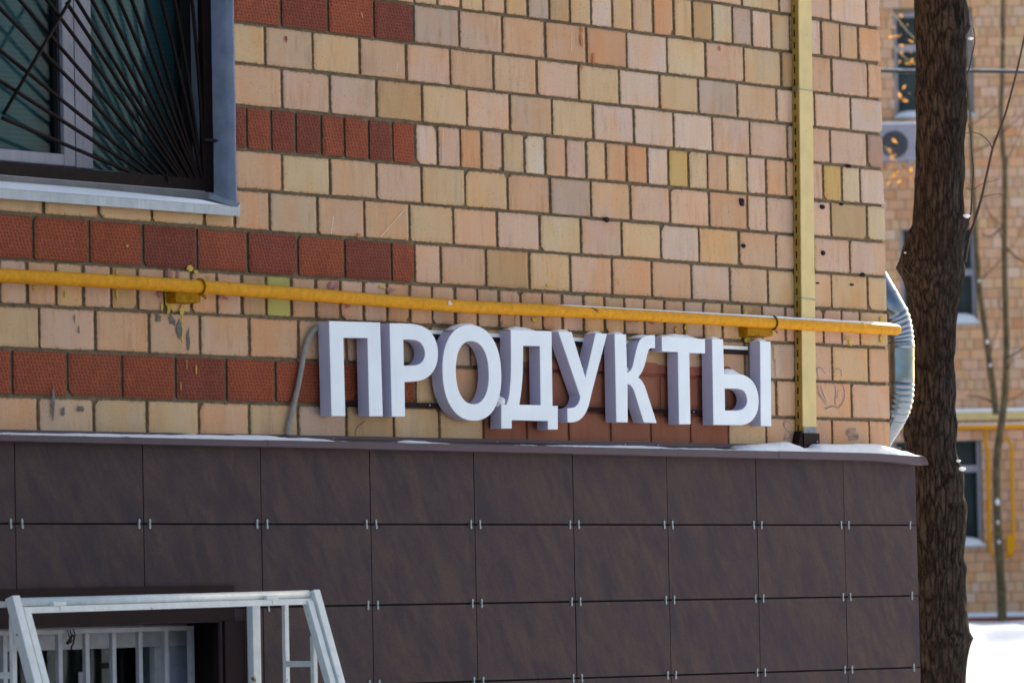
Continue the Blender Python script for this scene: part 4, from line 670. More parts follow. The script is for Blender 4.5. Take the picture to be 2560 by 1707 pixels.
def brick_geo(x0, x1, zb, zt, yf, depth=.02, chip=.10):
    """outline with worn corners and wavering edges, a slightly rounded rim and side faces down into the joint"""
    crn = [(x0, zb(x0)), (x1, zb(x1)), (x1, zt(x1)), (x0, zt(x0))]
    out = []
    for i in range(4):
        p, q, n_ = Vector(crn[i]), Vector(crn[(i - 1) % 4]), Vector(crn[(i + 1) % 4])
        c = rnd.uniform(.002, .006)
        if rnd.random() < chip: c = rnd.uniform(.009, .020)
        out += [p + (q - p).normalized() * c, p + (n_ - p).normalized() * c * rnd.uniform(.7, 1.3)]
        if i % 2 == 0: out.append((p + n_) / 2 + Vector((0, rnd.uniform(-1, 1))) * .0016)
    cx = Vector(((x0 + x1) / 2, (zb(x0) + zt(x1)) / 2))
    n = len(out)
    vs, tilt, tw_ = [], rnd.uniform(-.0012, .0012), rnd.uniform(-.0010, .0010)
    hx, hz = (x1 - x0) / 2, (zt(x1) - zb(x0)) / 2
    for p in out:
        k = Vector(((p.x - cx.x) * (1 - .014 / hx), (p.y - cx.y) * (1 - .014 / hz)))
        vs.append((cx.x + k.x, yf + tilt * (1 if p.x < cx.x else -1) + tw_ * (1 if p.y < cx.y else -1), cx.y + k.y))
    for p in out:
        vs.append((p.x, yf + .0018, p.y))
    for p in out:
        vs.append((p.x, yf + depth, p.y))
    fs = [tuple(range(n))]
    for r in range(2):
        for j in range(n):
            a, b = r * n + j, r * n + (j + 1) % n
            fs.append((b, a, a + n, b + n))
    return vs, fs

def jz(j):
    return lambda x: lin(JF[j], x)

for r, x0, x1, c in D['bricks']:
    under = r == 6 and x1 < D['xw'] + .08 and x0 < D['xw'] - .05
    g1, g2 = rnd.uniform(.0050, .0070), rnd.uniform(.0050, .0070)
    a0 = x0 + rnd.uniform(.0062, .0088)
    a1 = x1 - rnd.uniform(.0062, .0088)
    if x1 == 0: a1 = .010
    if r in (1, 2, 3, 4, 5) and abs(x0 - D['xw']) < .001: a0 = x0 + .001
    zb_ = (lambda x, r=r, g=g1: lin(JF[r + 1], x) + g)
    zt_ = (lambda x, r=r, g=g2: lin(JF[r], x) - g)
    if under: zt_ = (lambda x: D['zop'] - .004)
    yf = -.008 - rnd.uniform(0, .0028)
    vs, fs = brick_geo(a0, a1, zb_, zt_, yf, .02 if x1 < 0 else .13)
    red = c in 'Rr'
    o = obj('brick', vs, fs, M['redbrick' if red else 'brick'], B)
    col = srgb(*PAL[c])
    k = rnd.uniform(.93, 1.05)
    h = rnd.uniform(-.04, .04)
    set_tint(o.data, (col[0] * k * (1 + h), col[1] * k, col[2] * k * (1 - h)), rnd.random())

def stuff_bricks(name, parent, quads, mat, local=False):
    """many plain bricks joined into one piece of brickwork; quads: x0,x1,z0,z1,y,colour letter; along='x'"""
    mb, cols = MB(), []
    for (x0, x1, z0, z1, yf, dep, c, side) in quads:
        n0 = len(mb.v)
        if side: mb.box(yf - dep, yf, x0, x1, z0, z1)
        else: mb.box(x0, x1, yf, yf + dep, z0, z1)
        k = rnd.uniform(.92, 1.05)
        cc = srgb(*PAL[c])
        a = rnd.random()
        cols += [(cc[0] * k, cc[1] * k, cc[2] * k, a)] * (len(mb.v) - n0)
    o = obj(name, mb.v, mb.f, mat, parent, local=local, kind='stuff')
    at = o.data.color_attributes.new('tint', 'FLOAT_COLOR', 'POINT')
    for d_, c in zip(at.data, cols):
        d_.color = c
    return o

CH = 'PPOYBWYPOLTG'
q = []
for k in range(14):                                    # courses above the picture
    z0 = lin(JF[-1], 0) + k * .149
    x = D['xw'] + .004 if z0 < W1[3] else -8.
    x -= 0 if k % 2 else (.13 if z0 >= W1[3] else 0)
    first = .26 if k % 2 else .13
    while x < -.02:
        e = min(x + first, .008)
        if e > .008 - .05: e = .008
        q.append((x + .006, e - .006 if e < 0 else e, z0 + .005, z0 + .144, -.008, .02, rnd.choice(CH), False))
        x, first = e, .26
for k, L in ((0, .13), (-1, .26)):                       # the left ends of the two topmost courses
    x1 = min(b[1] for b in D['bricks'] if b[0] == k)
    while x1 > D['xw'] + .03:
        x0 = max(x1 - L, D['xw'] + .003)
        q.append((x0 + .006, x1 - .006, lin(JF[k + 1], x0) + .005, lin(JF[k], x0) - .005, -.008, .02, rnd.choice('YOB'), False))
        x1 = x0
for k in range(-1, 12):                                # left of the picture below the sill
    if k < 6: continue
    for x0 in (-5.35, -5.61, -5.87, -6.13, -6.39, -6.65):
        xe = min([b[1] for b in D['bricks'] if b[0] == k])
        a, b = x0 - .26, x0
        if b > xe: b = xe
        if b - a < .03: continue
        zt = lin(JF[k], x0) - .005
        if k == 6 and x0 > W1[0]: zt = D['zop'] - .004
        q.append((a + .006, b - .006, lin(JF[k + 1], x0) + .005, zt, -.008, .02, 'R' if k in (7, 10) else rnd.choice(CH), False))
stuff_bricks('brickwork', B, q, M['brick'])
q = []
for k in range(28):                                    # the return wall round the corner
    z0 = lin(JF[12], 0) + k * .149
    y = .14 if k % 2 else .14 - .065
    y = max(y, .14)
    L = .12 if k % 2 else .25
    while y < 2.4:
        q.append((y + .006, y + L - .006, z0 + .005, z0 + .144, .009, .02, rnd.choice(CH), True))
        y += L
        L = .26
stuff_bricks('brickwork', B, q, M['brick'])

# painted-over part of the wall behind the letters: the paint also fills the joints
pp = MB()
zt_ = lin(JF[10], -2.3) + .035
edge, x = [], -2.70
while x < -1.10:
    edge.append((x, zt_ + .022 * mnoise.noise((x * 5, .3, 0)) + .008 * mnoise.noise((x * 31, 2, 0)) + (.03 if -2.2 < x < -1.9 else 0)))
    x += .02
zb_ = 1.99
for yy in (-.0022,):
    n = len(edge)
    pp.add([(x, yy, z) for x, z in edge] + [(x, yy, zb_) for x, z in edge], [(i + n, i + 1 + n, i + 1, i) for i in range(n - 1)])
for (a, b) in zip(edge, edge[1:]):                      # ragged top of the paint, over the lower edge of the course above
    zj = lin(JF[10], a[0]) + .0055
    if min(a[1], b[1]) > zj + .002:
        pp.add([(a[0], -.0125, zj), (b[0], -.0125, zj), (b[0], -.0125, b[1]), (a[0], -.0125, a[1])], [(0, 1, 2, 3)])
pp.build('paint_patch', M['redpaint'], B, label='ragged patch of brown red paint on the mortar behind the sign')

# paint splashes, stains, scratches, pen marks
def splat(x, y, z, w_, h_, mat, n=16, seed=0):
    vs = [(x, y, z)]
    for k in range(n):
        t = 2 * pi * k / n
        r = 1 + .6 * mnoise.noise((cos(t) * 1.7 + seed * 3.1, sin(t) * 1.7, seed * 1.3)) + .4 * mnoise.noise((cos(t) * 5 + seed, sin(t) * 5, seed * .7)) + .22 * rnd.uniform(-1, 1)
        vs.append((x + cos(t) * w_ / 2 * r, y, z + sin(t) * h_ / 2 * r))
    vs += [(v[0], y + .0012, v[2]) for v in vs[1:]]
    fs = [(0, 1 + k, 1 + (k + 1) % n) for k in range(n)]
    fs = [f[::-1] for f in fs] + [(1 + k, 1 + (k + 1) % n, n + 1 + (k + 1) % n, n + 1 + k) for k in range(n)]
    return vs, fs
KM = dict(y='pY', p='pP', k='pK', g='pG', o='pO', r='pR')
for i, (x, y, z, w_, h_, c) in enumerate(D['splash']):
    kk_ = 1.5 if c == 'k' else 1.
    vs, fs = splat(x, -.0128 - .00007 * i, z, w_ * .9 * kk_, h_ * kk_, M[KM[c]], 28, seed=i)
    obj('paint_drip' if h_ > 2.5 * w_ else 'paint_splash', vs, fs, M[KM[c]], B)
def ribbon(pts, w_, mat, name):
    ps = resample(spline(pts, 6), .006)
    mb = MB()
    vs = []
    for i, p in enumerate(ps):
        d_ = (ps[min(i + 1, len(ps) - 1)] - ps[max(i - 1, 0)]).normalized()
        s = Vector((-d_.z, 0, d_.x)) * w_ / 2 * (1 + .5 * mnoise.noise((i * .7, w_, 0)))
        vs += [p + s, p - s]
    fs = [(2 * i, 2 * i + 1, 2 * i + 3, 2 * i + 2) for i in range(len(ps) - 1)]
    return obj(name, vs, fs, mat, B)
for p in D['graf']: ribbon(p, .0050, M['pen'], 'pen_stroke')
for p in D['smudge']: ribbon(p, .016, M['pen2'], 'faint_mark')
for p in D['scr']: ribbon(p, .0022, M['pW'], 'scratch')
for p in D['hair']: ribbon(p, .0020, M['twig'], 'dry_tendril')
for i, (x, y, z) in enumerate(D['anchors']):
    s = (.013, .010, .011, .012, .012, .010, .005, .004, .009, .006)[i]
    mb = MB()
    mb.tube([(x, -.005, z), (x, -.018, z - .002), (x + .002, -.024, z - s * .4)], [s * .8, s * .9, s * .5], 8)
    if s > .012: mb.tube([(x + .003, -.006, z - s * .9), (x + .003, -.02, z - s * 1.1)], s * .7, 8)
    mb.build('wall_anchor', M['rust'], B)

# ---- plinth: stoneware panels on rails
PX, PR = D['pcols'], D['prows']
PY = -.081
rows = [[-.0030, 1.972]] + PR + [[-.009, .803], [-.009, .508], [-.009, .213]]
g = .0035
lipb = D['lip_bot']
for i in range(len(PX) - 1):
    for k in range(len(rows) - 1):
        x0, x1 = PX[i] + g * .7, PX[i + 1] - g * .7
        if i == len(PX) - 2: x1 = PX[i + 1]
        zt = lambda x, k=k: lin(rows[k], x) - g
        zb = lambda x, k=k: lin(rows[k + 1], x) + g
        ox = RX - .012
        if zb(x0) < 1.30 and zt(x0) > .3:
            if x1 < ox: continue
            if x0 < ox: x0 = ox
        yj = PY - rnd.uniform(0, .0012)
        mb = MB()
        mb.hexa([(x0, yj + .010, zb(x0)), (x1, yj + .010, zb(x1)), (x1, yj + .010, zt(x1)), (x0, yj + .010, zt(x0))],
                [(x0, yj, zb(x0)), (x1, yj, zb(x1)), (x1, yj, zt(x1)), (x0, yj, zt(x0))])
        mb.f = [f[::-1] for f in mb.f]
        mb.build('cladding_panel', M['panel'], B)
for x in PX[1:-1]:                                      # the rails seen through the vertical joints
    z0 = .2 if not (W2[0] - .3 < x < RX) else 1.37
    MB().box(x - .03, x + .03, PY + .0165, -.001, z0, 1.95).build('rail', M['rail'], B)
MB().box(PX[-1] - .05, PX[-1] - .012, PY + .0115, -.001, .2, 1.95).build('rail', M['rail'], B)
for k in range(3):                                      # return of the plinth round the corner
    MB().box(PX[-1] - .010, PX[-1], PY + .0115, 1.6, lin(rows[k + 1], PX[-1]) + g, lin(rows[k], PX[-1]) - g).build('cladding_panel', M['panel'], B)
for k in range(1, 6):                                   # dark strips added behind the open joints to stop light leaks, not rails
    zr = lambda x, k=k: lin(rows[k], x)
    xl_ = -7. if zr(-4.) > 1.37 else RX + .06
    xe_ = PX[-1] - .0125
    MB().hexa([(xl_, PY + .016, zr(xl_) - .02), (xe_, PY + .016, zr(xe_) - .02), (xe_, PY + .016, zr(xe_) + .02), (xl_, PY + .016, zr(xl_) + .02)][::-1],
              [(xl_, PY + .0122, zr(xl_) - .02), (xe_, PY + .0122, zr(xe_) - .02), (xe_, PY + .0122, zr(xe_) + .02), (xl_, PY + .0122, zr(xl_) + .02)][::-1]).build('rail', M['dark'], B)
clipm = None
def clip_geo():
    mb = MB()
    for s in (-1, 1):
        pts = []
        for j in range(10):
            t = 2 * pi * j / 10
            pts.append((cos(t) * .0052, sin(t) * .0074 + s * .0100))
        n = len(pts)
        mb.add([(x, 0, z) for x, z in pts] + [(x, -.0022, z) for x, z in pts], [tuple(range(n, 2 * n))] + [(j, (j + 1) % n, (j + 1) % n + n, j + n) for j in range(n)])
    mb.box(-.0035, .0035, -.0016, .008, -.006, .006)
    return mb
cg = clip_geo()
for k in range(1, 6):
    for i in range(1, len(PX)):
        for dx in (-.024, .029):
            x = PX[i] + dx
            if i == len(PX) - 1:
                if dx > 0: continue
                x = PX[i] - .05
            z = lin(rows[k], x)
            if z < 1.37 and x < W2[1]: continue
            if clipm is None:
                o = obj('panel_clip', cg.v, cg.f, M['steel'])
                o.parent = B
                clipm = o
            else:
                o = clipm.copy()
                COLL.objects.link(o)
                o.parent = B
            o.location = (x, PY - .0016, z)
            o.rotation_euler = (0, rnd.uniform(-.08, .08), 0)

# ---- brown steel ledge over the plinth, in lengths lapped at the seams
LT, LB, UT = D['lip_top'], D['lip_bot'], D['up_top']
LYF = -.125
def ledge_prof(x):
    sag = -.010 * sstep(-.35, .10, x)
    zt, zb, zu = lin(LT, x) + sag, lin(LB, x) + sag * 1.2, lin(UT, x)
    return [(-.0115, zu), (-.0130, zt + .016), (LYF, zt), (LYF - .0005, zb), (LYF + .011, zb - .003)]
XE = .084
seams = [-14, -4.02, -2.30, -.95, XE]
for s in range(4):
    a, b = seams[s] - (.012 if s else 0), seams[s + 1]
    mb = MB()
    n = max(2, int((b - a) / .08))
    for lay in (0, 1):
        for i in range(n + 1):
            x = a + (b - a) * i / n
            for (y, z) in ledge_prof(x):
                mb.v.append((x, y + (.0012 if lay else 0) - .0011 * (s % 2), z - (.0012 if lay else 0) + .0006 * (s % 2)))
    m5 = 5
    off = (n + 1) * m5
    for i in range(n):
        for j in range(4):
            aa = i * m5 + j
            mb.f.append((aa, aa + 1, aa + m5 + 1, aa + m5))
            mb.f.append((aa + off, aa + off + m5, aa + off + m5 + 1, aa + off + 1))
    for i in (0, n):
        for j in range(4):
            aa = i * m5 + j
            mb.f.append((aa, aa + off, aa + off + 1, aa + 1))
    mb.build('ledge_flashing', M['flash'], B)
# its return round the corner, with the bent tip
zt, zb = lin(LT, XE) - .010, lin(LB, XE) - .012
mb = MB()
mb.add([(XE, -.125, zt), (XE, 1.6, zt), (.0135, 1.6, zt + .018), (.0135, .013, zt + .018)], [(0, 1, 2, 3)])
mb.add([(XE + .0005, -.125, zt), (XE + .0005, 1.6, zt), (XE + .0005, 1.6, zb), (XE + .0005, -.125, zb)], [(0, 3, 2, 1)])
tp = [(XE - .022, -.1262, zt + .003), (XE + .018, -.129, zt - .012), (XE + .028, -.129, zb - .002), (XE - .016, -.1268, zb - .001)]
mb.add(tp + [(p_[0], p_[1] + .012, p_[2]) for p_ in tp], [(0, 3, 2, 1), (4, 5, 6, 7), (0, 1, 5, 4), (1, 2, 6, 5), (2, 3, 7, 6), (3, 0, 4, 7)])
mb.add([(XE - .030, -.1275, zt + .004), (XE + .010, -.131, zt - .006), (XE + .020, -.131, zb + .004), (XE - .012, -.128, zt - .010)], [(0, 3, 2, 1)])
mb.build('ledge_flashing', M['flash'], B, label='bent corner end of the brown ledge flashing')
MB().box(-14, .0, -.0108, -.002, 1.955, lin(UT, -5) - .004).build('upstand', M['maroon'], B)
for x in (-3.555, -2.62, -1.83, -1.62, -4.9):            # screws in the upstand
    MB().tube([(x, -.0115, lin(UT, x) - .011), (x, -.0155, lin(UT, x) - .011)], .0042, 8).build('screw', M['steel'], B)

# ---- upper window
win = D['win']
wz = .17
X = [p[0] for p in win]
z_low = 2.885
wf = MB()
# fixed frame right of the mullion
wf.box(W1[0], W1[1] - .001, wz + .012, wz + .07, W1[2] + .002, 2.931)          # bottom rail
wf.box(X[6] + .004, W1[1] - .001, wz, wz + .07, 2.931, W1[3])                  # right stile
wf.box(X[3], X[4], wz, wz + .06, 2.931, W1[3])                                 # mullion
wnd = wf.build('window', M['pvc'], B, bevel=.003, label='white framed upper window with teal blind')
def sub(mb, name, mat, parent, **kw):
    return mb.build(name, mat, parent, **kw)
sub(MB().box(X[2], X[3] - .0005, wz + .012, wz + .05, 2.931, W1[3]), 'gasket', M['gasket'], wnd)
sh = MB()
sh.box(X[0] + .008, X[1], wz - .012, wz + .05, 2.931, W1[3])
sh.box(W1[0], X[0] + .008, wz - .012, wz + .05, 2.931, 2.972)
sub(sh, 'sash', M['pvc'], wnd, bevel=.004)
sub(MB().box(X[0] - .004, X[0] + .0075, wz + .004, wz + .04, 2.972, W1[3]).box(X[5] - .012, X[6] + .0035, wz + .022, wz + .05, 2.931, W1[3]), 'gasket', M['gasket'], wnd)
sub(MB().box(W1[0], X[0] - .0045, wz + .022, wz + .026, 2.9725, W1[3]), 'glass_pane', M['glass'], wnd)
sub(MB().box(X[4] + .0005, X[5] - .0125, wz + .030, wz + .034, 2.9315, W1[3]), 'glass_pane', M['glass'], wnd)
sub(MB().box(W1[0], W1[1] - .002, wz + .075, wz + .079, 2.86, W1[3]), 'blind', M['blind'], wnd)
# plastered reveal, tin sill with its back upstand and folded end
rv = MB()
N = 26
vs = []
for i in range(N + 1):
    z = W1[2] + .02 + (W1[3] - W1[2] - .02) * i / N
    for j in range(6):
        y = -.0095 + (.168 + .0095) * j / 5
        vs.append((D['xw'] - .006 - .004 * (j > 0) + .0025 * mnoise.noise((z * 11, y * 9, 0)) - (.008 if j == 0 else 0) * 0, y + (.003 * mnoise.noise((z * 23, 5, 0)) if j == 0 else 0), z))
fs = [(i * 6 + j, i * 6 + j + 1, i * 6 + j + 7, i * 6 + j + 6) for i in range(N) for j in range(5)]
vs2 = [(D['xw'] + .0012 + .0015 * mnoise.noise((i * 1.3, 0, 4)), vs[i * 6][1], vs[i * 6][2]) for i in range(N + 1)]
k = len(vs)
vs += vs2
fs += [(k + i, i * 6, (i + 1) * 6, k + i + 1) for i in range(N)]
obj('window_reveal', vs, fs, M['jamb'], B, smooth=True)
lipz1, lipz0 = 2.8105, 2.7795
sx0, sx1 = W1[0], -4.0825
mb = MB()
prof = [(-.045, lipz0), (-.046, lipz1), (.0855, 2.848), (.0885, 2.872)]
for lay in (0, 1):
    for x in (sx0, sx1):
        mb.v += [(x, y + .0012 * lay, z - .0012 * lay) for y, z in prof]
for j in (0,):
    mb.f += [(j, j + 4, j + 5, j + 1), (j + 8, j + 9, j + 13, j + 12), ]
    mb.f += [(j + 4, j + 12, j + 13, j + 5), (j, j + 1, j + 9, j + 8)]
slp = MB()
slp.v = list(mb.v)
for j in (1, 2):
    slp.f += [(j, j + 4, j + 5, j + 1), (j + 8, j + 9, j + 13, j + 12), ]
    slp.f += [(j + 4, j + 12, j + 13, j + 5), (j, j + 1, j + 9, j + 8)]
M['silldust'] = simple('dusty_tin', srgb(118, 114, 112), .7, 0, .12, 14, .06, 60)
slp.build('sill_slope', M['silldust'], B)
mb.f += [(0, 8, 12, 4)]
# end fold that runs up against the reveal
mb.add([(sx1, -.0465, lipz1 - .002), (sx1 + .016, -.0455, lipz1 + .014), (D['xw'] - .012, .086, 2.866), (sx1 - .012, .086, 2.850)], [(0, 1, 2, 3)])
mb.add([(sx1, -.0465, lipz0 - .002), (sx1 + .013, -.046, lipz0 - .002), (sx1 + .016, -.0455, lipz1 + .014), (sx1, -.0465, lipz1)], [(0, 1, 2, 3)])
mb.build('window_sill', M['sill'], B)
MB().box(sx0, D['xw'] - .011, .0905, .166, 2.795, 2.878).build('sill_upstand', M['pvc'], B)

# ---- basement window: brown steel casing, deep reveal, frame, glass
TR = -.0935
mb = MB()
mb.box(-5.75, -4.185, TR, TR + .010, W2[3] + .001, 1.4905)
mb.box(-4.2365, -4.1835 + .052, TR + .0015, TR + .0095, .25, W2[3])
mb.build('window_casing', M['maroon'], B, bevel=.0015)
MB().box(RX - .0005, RX + .0015, TR + .010, -.040, .25, W2[3] - .001).build('reveal_lining_and_shade', M['maroon'], B)
MB().box(-5.75, RX - .001, TR + .011, -.04, W2[3] - .0025, W2[3] - .0005).build('reveal_lining_and_shade', M['flash'], B)
MB().box(W2[1] - .004, W2[1] - .0006, .0005, .419, .31, W2[3] - .003).box(RX + .0016, W2[1] + .03, -.0399, -.036, .31, W2[3] - .003).build('reveal_lining_and_shade', M['dark'], B)  # dark sheets painted in for the shade deep inside the reveal
lw = MB()
lw.box(W2[0], -4.176, .14, .20, 1.283, 1.36)
lw.box(-4.342, -4.262, .1405, .1995, W2[2], 1.2825)
lw.box(W2[0] + .001, W2[0] + .10, .1405, .1995, W2[2], 1.2825)
wnd2 = lw.build('window', M['whited'], B, bevel=.003, label='dark basement window with white frame')
MB().box(W2[0] + .1005, -4.3425, .165, .169, W2[2], 1.2825).build('glass_pane', M['glass'], wnd2)
MB().box(-5.8, -4.0, .43, .44, 0, 1.5).build('dark_room_sheet', M['dark'], wnd2)  # dark sheet put in for the unlit room behind the glass
MB().box(-4.2615, -4.168, .1415, .20, W2[2] + .002, 1.2825).build('plaster_strip', M['jamb'], wnd2)
MB().box(-4.70, -4.67, .1600, .1645, 1.12, 1.205).build('paper_note', M['pvc'], wnd2)
MB().box(-4.97, -4.93, .1600, .1645, 1.262, 1.274).build('paper_note', M['pvc'], wnd2)

# ------------------------------------------------------------------ rusted fan grille on the upper window
gy = .10
G1 = thing('window_grille', 'dark brown iron grille of fanned rods in front of the upper window', 'window grille', (-4.9, gy, 2.87))
mb = MB()
mb.hexa([(-4.0996, gy + .012, 2.871), (-4.051, gy + .012, 2.871), (-4.051, gy + .012, 4.40), (-4.0996, gy + .012, 4.40)],
        [(-4.0996, gy - .012, 2.871), (-4.051, gy - .012, 2.871), (-4.051, gy - .012, 4.40), (-4.0996, gy - .012, 4.40)])
mb.f = [f[::-1] for f in mb.f]
mb.build('frame_bar', M['grille'], G1, bevel=.0015)
MB().box(-5.70, -4.1000, gy - .0115, gy + .0115, 2.875, 2.917).build('frame_bar', M['grille'], G1, bevel=.0015)
for i, (a, b) in enumerate(D['rods']):
    a, b = Vector(a), Vector(b)
    b = b + (b - a).normalized() * .006
    if i not in (0, 6):
        a = a + (a - b) * .55
    pts = [a + (b - a) * (k / 10) for k in range(11)]
    if i >= 13:
        bow = [.0, .0, .0, .0, .0, .0, .0][:0]
        pts = [p + Vector((.010 * sin(pi * min(1, max(0, k / 10 - .3) / .7)), 0, 0)) for k, p in enumerate(pts)]
    pts = [p + Vector((0, .004 * ((i * 7) % 5 - 2) / 2 * 1.0, 0)) for p in pts]
    fine = resample(pts, .0055)
    MB().tube(fine, [.0066 if (k % 2) else .0074 for k in range(len(fine))], 7).build('rod', M['grille'], G1, smooth=True)
a, b = D['xrod']
MB().tube([(a[0], gy - .012, a[2]), (b[0], gy - .012, b[2])], .0062, 8).build('rod', M['grille'], G1, smooth=True)
z = 3.055
MB().tube([(-4.10, gy - .013, z), (-4.052, gy - .02, z), (-4.046, gy - .05, z - .002), (-4.043, gy - .055, z - .012)], .0065, 8).build('wall_tie', M['rust'], G1, smooth=True)
# a dry leaf caught on the bottom bar
lf = []
for k in range(5):
    t = k / 4
    lf += [(-4.300 + .010 * t - .004 * sin(pi * t), gy - .016 - .006 * sin(pi * t), 2.925 - .034 * t), (-4.300 + .010 * t + .005 * sin(pi * t), gy - .014, 2.924 - .034 * t)]
tag(obj('dry_leaf', lf, [(2 * i, 2 * i + 1, 2 * i + 3, 2 * i + 2) for i in range(4)], M['straw']), 'small dry curled leaf caught on the bottom bar of the fan grille', 'leaf')

# ------------------------------------------------------------------ white bar grille inside the basement window
iy = .06
G2 = thing('window_grille', 'white grille of upright square bars inside the basement window opening', 'window grille', (-4.9, iy, .35))
MB().box(-5.64, -4.227, iy, iy + .018, 1.337, 1.353).build('frame_bar', M['whited'], G2, bevel=.001)
MB().box(-4.247, -4.227, iy + .0005, iy + .0175, .32, 1.3365).build('frame_bar', M['whited'], G2, bevel=.001)
for k in range(10):
    x = -4.899 + (k - 4) * .1305
    if k > 8: continue
    MB().box(x, x + .0195, iy + .0005, iy + .0165, .32, 1.3365).build('grille_bar', M['whited'], G2, bevel=.001)
wr = MB()
for dx in (0, .012, .03):
    wr.tube([(-4.86 + dx, iy - .004, 1.352), (-4.858 + dx, iy - .01, 1.33), (-4.852 + dx * .4, iy - .012, 1.316)], .0018, 5)
wr.tube(spline([(-4.866, iy - .012, 1.310), (-4.850, iy - .016, 1.332), (-4.838, iy - .014, 1.325), (-4.840, iy - .012, 1.305), (-4.848, iy - .01, 1.292), (-4.846, iy - .01, 1.283)], 5), .0034, 6)
wr.tube([(-4.872, iy - .014, 1.306), (-4.852, iy - .014, 1.314)], .006, 6)
wr.build('wire_tie', M['rust'], G2, label='twisted dark wire hanging from the top rail')

# ------------------------------------------------------------------ white hinged cage standing off the basement window
cy = -.345
CG = thing('window_cage', 'white welded steel cage with sloping hinged front over the basement window', 'window cage', (-4.8, -.3, .3))
xl, xr = -5.523, -4.062
SL = .345
def slope_y(z, z0=1.447): return cy - SL * (z0 - z)
zt, zb = 1.4475, .42
sw = .038
mb = MB().bar((xl, cy, zt), (xr + .0, cy, zt + .006), .032, .032, (0, 0, 1))
# top bar between stiles
MB().tube([(xl + .02, cy + .004, zt - .0015), (xr - .02, cy + .004, zt + .0055)], .0145, 12).build('top_rail', M['white'], CG, smooth=True)
for x in (xl, xr):
    MB().bar((x, cy - .002, zt + .016), (x, slope_y(zb), zb), .036, .034, (1, 0, 0)).build('sloping_stile', M['white'], CG, bevel=.002)
# hinged inner frame
izt = 1.4235
isl = lambda z: slope_y(z) - .004
MB().bar((xl + .026, cy - .006, izt - .003), (xr - .026, cy - .006, izt + .0055), .026, .021, (0, 0, 1)).build('inner_rail', M['white'], CG, bevel=.002)
for x in (xl + .0430, xr - .0395):
    MB().bar((x, isl(izt + .004), izt + .004), (x, isl(zb), zb), .0275, .029, (1, 0, 0)).build('inner_stile', M['white'], CG, bevel=.002)
for h in D['hinges']:
    x = h[0]
    hz = lin((.0048, 1.4475 + .0048 * 5.52), x) - .010
    hg = MB().tube([(x - .022, cy - .018, hz), (x + .012, cy - .018, hz)], .0085, 10).tube([(x + .0135, cy - .018, hz), (x + .038, cy - .018, hz)], .0078, 10)
    hg.box(x + .012, x + .034, cy - .022, cy - .012, hz - .022, hz - .002)
    hg.build('hinge', M['white'], CG, bevel=.0008)
for (x, y, wd) in ((-4.094, -.098, .040), (-4.062, -.217, .021), (-4.062, -.345, .021), (xl, -.347, .020), (xl, -.217, .020), (xl, -.098, .036)):
    zt2 = 1.430 if y > -.3 else 1.31 if x > -5 else 1.40
    MB().box(x - wd / 2, x + wd / 2, y - wd * .36, y + wd * .36, zb, zt2).build('post', M['white'], CG, bevel=.0015)
for x in (xr, xl):
    MB().box(x - .011, x + .011, cy + .018, -.10 + .02, 1.4305, 1.4505).build('side_rail', M['white'], CG, bevel=.0015)
    MB().bar((x, -.2250, 1.214), (x, -.3370, 1.214), .020, .020, (1, 0, 0)).build('rung', M['white'], CG, bevel=.001)
MB().bar((xl, slope_y(zb) + .01, zb), (xr, slope_y(zb) + .01, zb), .036, .034).build('bottom_rail', M['white'], CG, bevel=.002)
MB().box(xl, xr, slope_y(zb) - .02, -.09, zb - .04, zb - .018).build('base_plate', M['white'], CG)

# ------------------------------------------------------------------ shop sign: ПРОДУКТЫ
SG = thing('shop_sign', 'white raised channel letters reading ПРОДУКТЫ on rails above the brown ledge', 'sign', (-2.5, -.03, 2.05))
NAME = dict(P='П', R='Р', O='О', D='Д', U='У', K='К', T='Т')
yb, yfc = -.027, -.080
def orient(loop, ccw):
    a = sum(loop[i][0] * loop[(i + 1) % len(loop)][1] - loop[(i + 1) % len(loop)][0] * loop[i][1] for i in range(len(loop)))
    return loop if (a > 0) == ccw else loop[::-1]
def clean(loop):
    out = []
    for p in loop:
        if not out or (abs(p[0] - out[-1][0]) + abs(p[1] - out[-1][1])) > 5e-4: out.append(p)
    if abs(out[0][0] - out[-1][0]) + abs(out[0][1] - out[-1][1]) < 5e-4: out.pop()
    return out
def flat(loops, y, back=False):
    vs, fs = [], []
    tess = tessellate_polygon([[Vector((p[0], p[1], 0)) for p in l] for l in loops])
    allp = [p for l in loops for p in l]
    vs = [(p[0], y, p[1]) for p in allp]
    for t in tess:
        a, b, c = [Vector((allp[i][0], allp[i][1])) for i in t]
        ccw = (b - a).cross(c - a) > 0
        t = tuple(t) if ccw else tuple(t)[::-1]
        fs.append(t if not back else t[::-1])
    return vs, fs
def letter(groups, label):
    ring = MB()
    face = MB()
    for loops in groups:
        loops = [orient(clean(l), i == 0) for i, l in enumerate(loops)]
        for l in loops:
            n = len(l)
            vs = [(p[0], yb, p[1]) for p in l] + [(p[0], yfc + .003, p[1]) for p in l]
            ring.add(vs, [(j, (j + 1) % n, (j + 1) % n + n, j + n) for j in range(n)])
        v, f = flat(loops, yb, True)
        ring.add(v, f)
        # face plate: slightly proud of the return, tiny bevelled edge
        v, f = flat(loops, yfc)
        face.add(v, f)
        for l in loops:
            n = len(l)
            vs = [(p[0], yfc, p[1]) for p in l] + [(p[0], yfc + .003, p[1]) for p in l]
            face.add(vs, [(j + n, (j + 1) % n + n, (j + 1) % n, j) for j in range(n)])
    # ring faces pointing out
    ring.f = [f[::-1] if len(f) == 4 else f for f in ring.f]
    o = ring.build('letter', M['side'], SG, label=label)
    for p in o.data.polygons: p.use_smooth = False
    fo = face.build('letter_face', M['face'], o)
    return o
LET = D['letters']
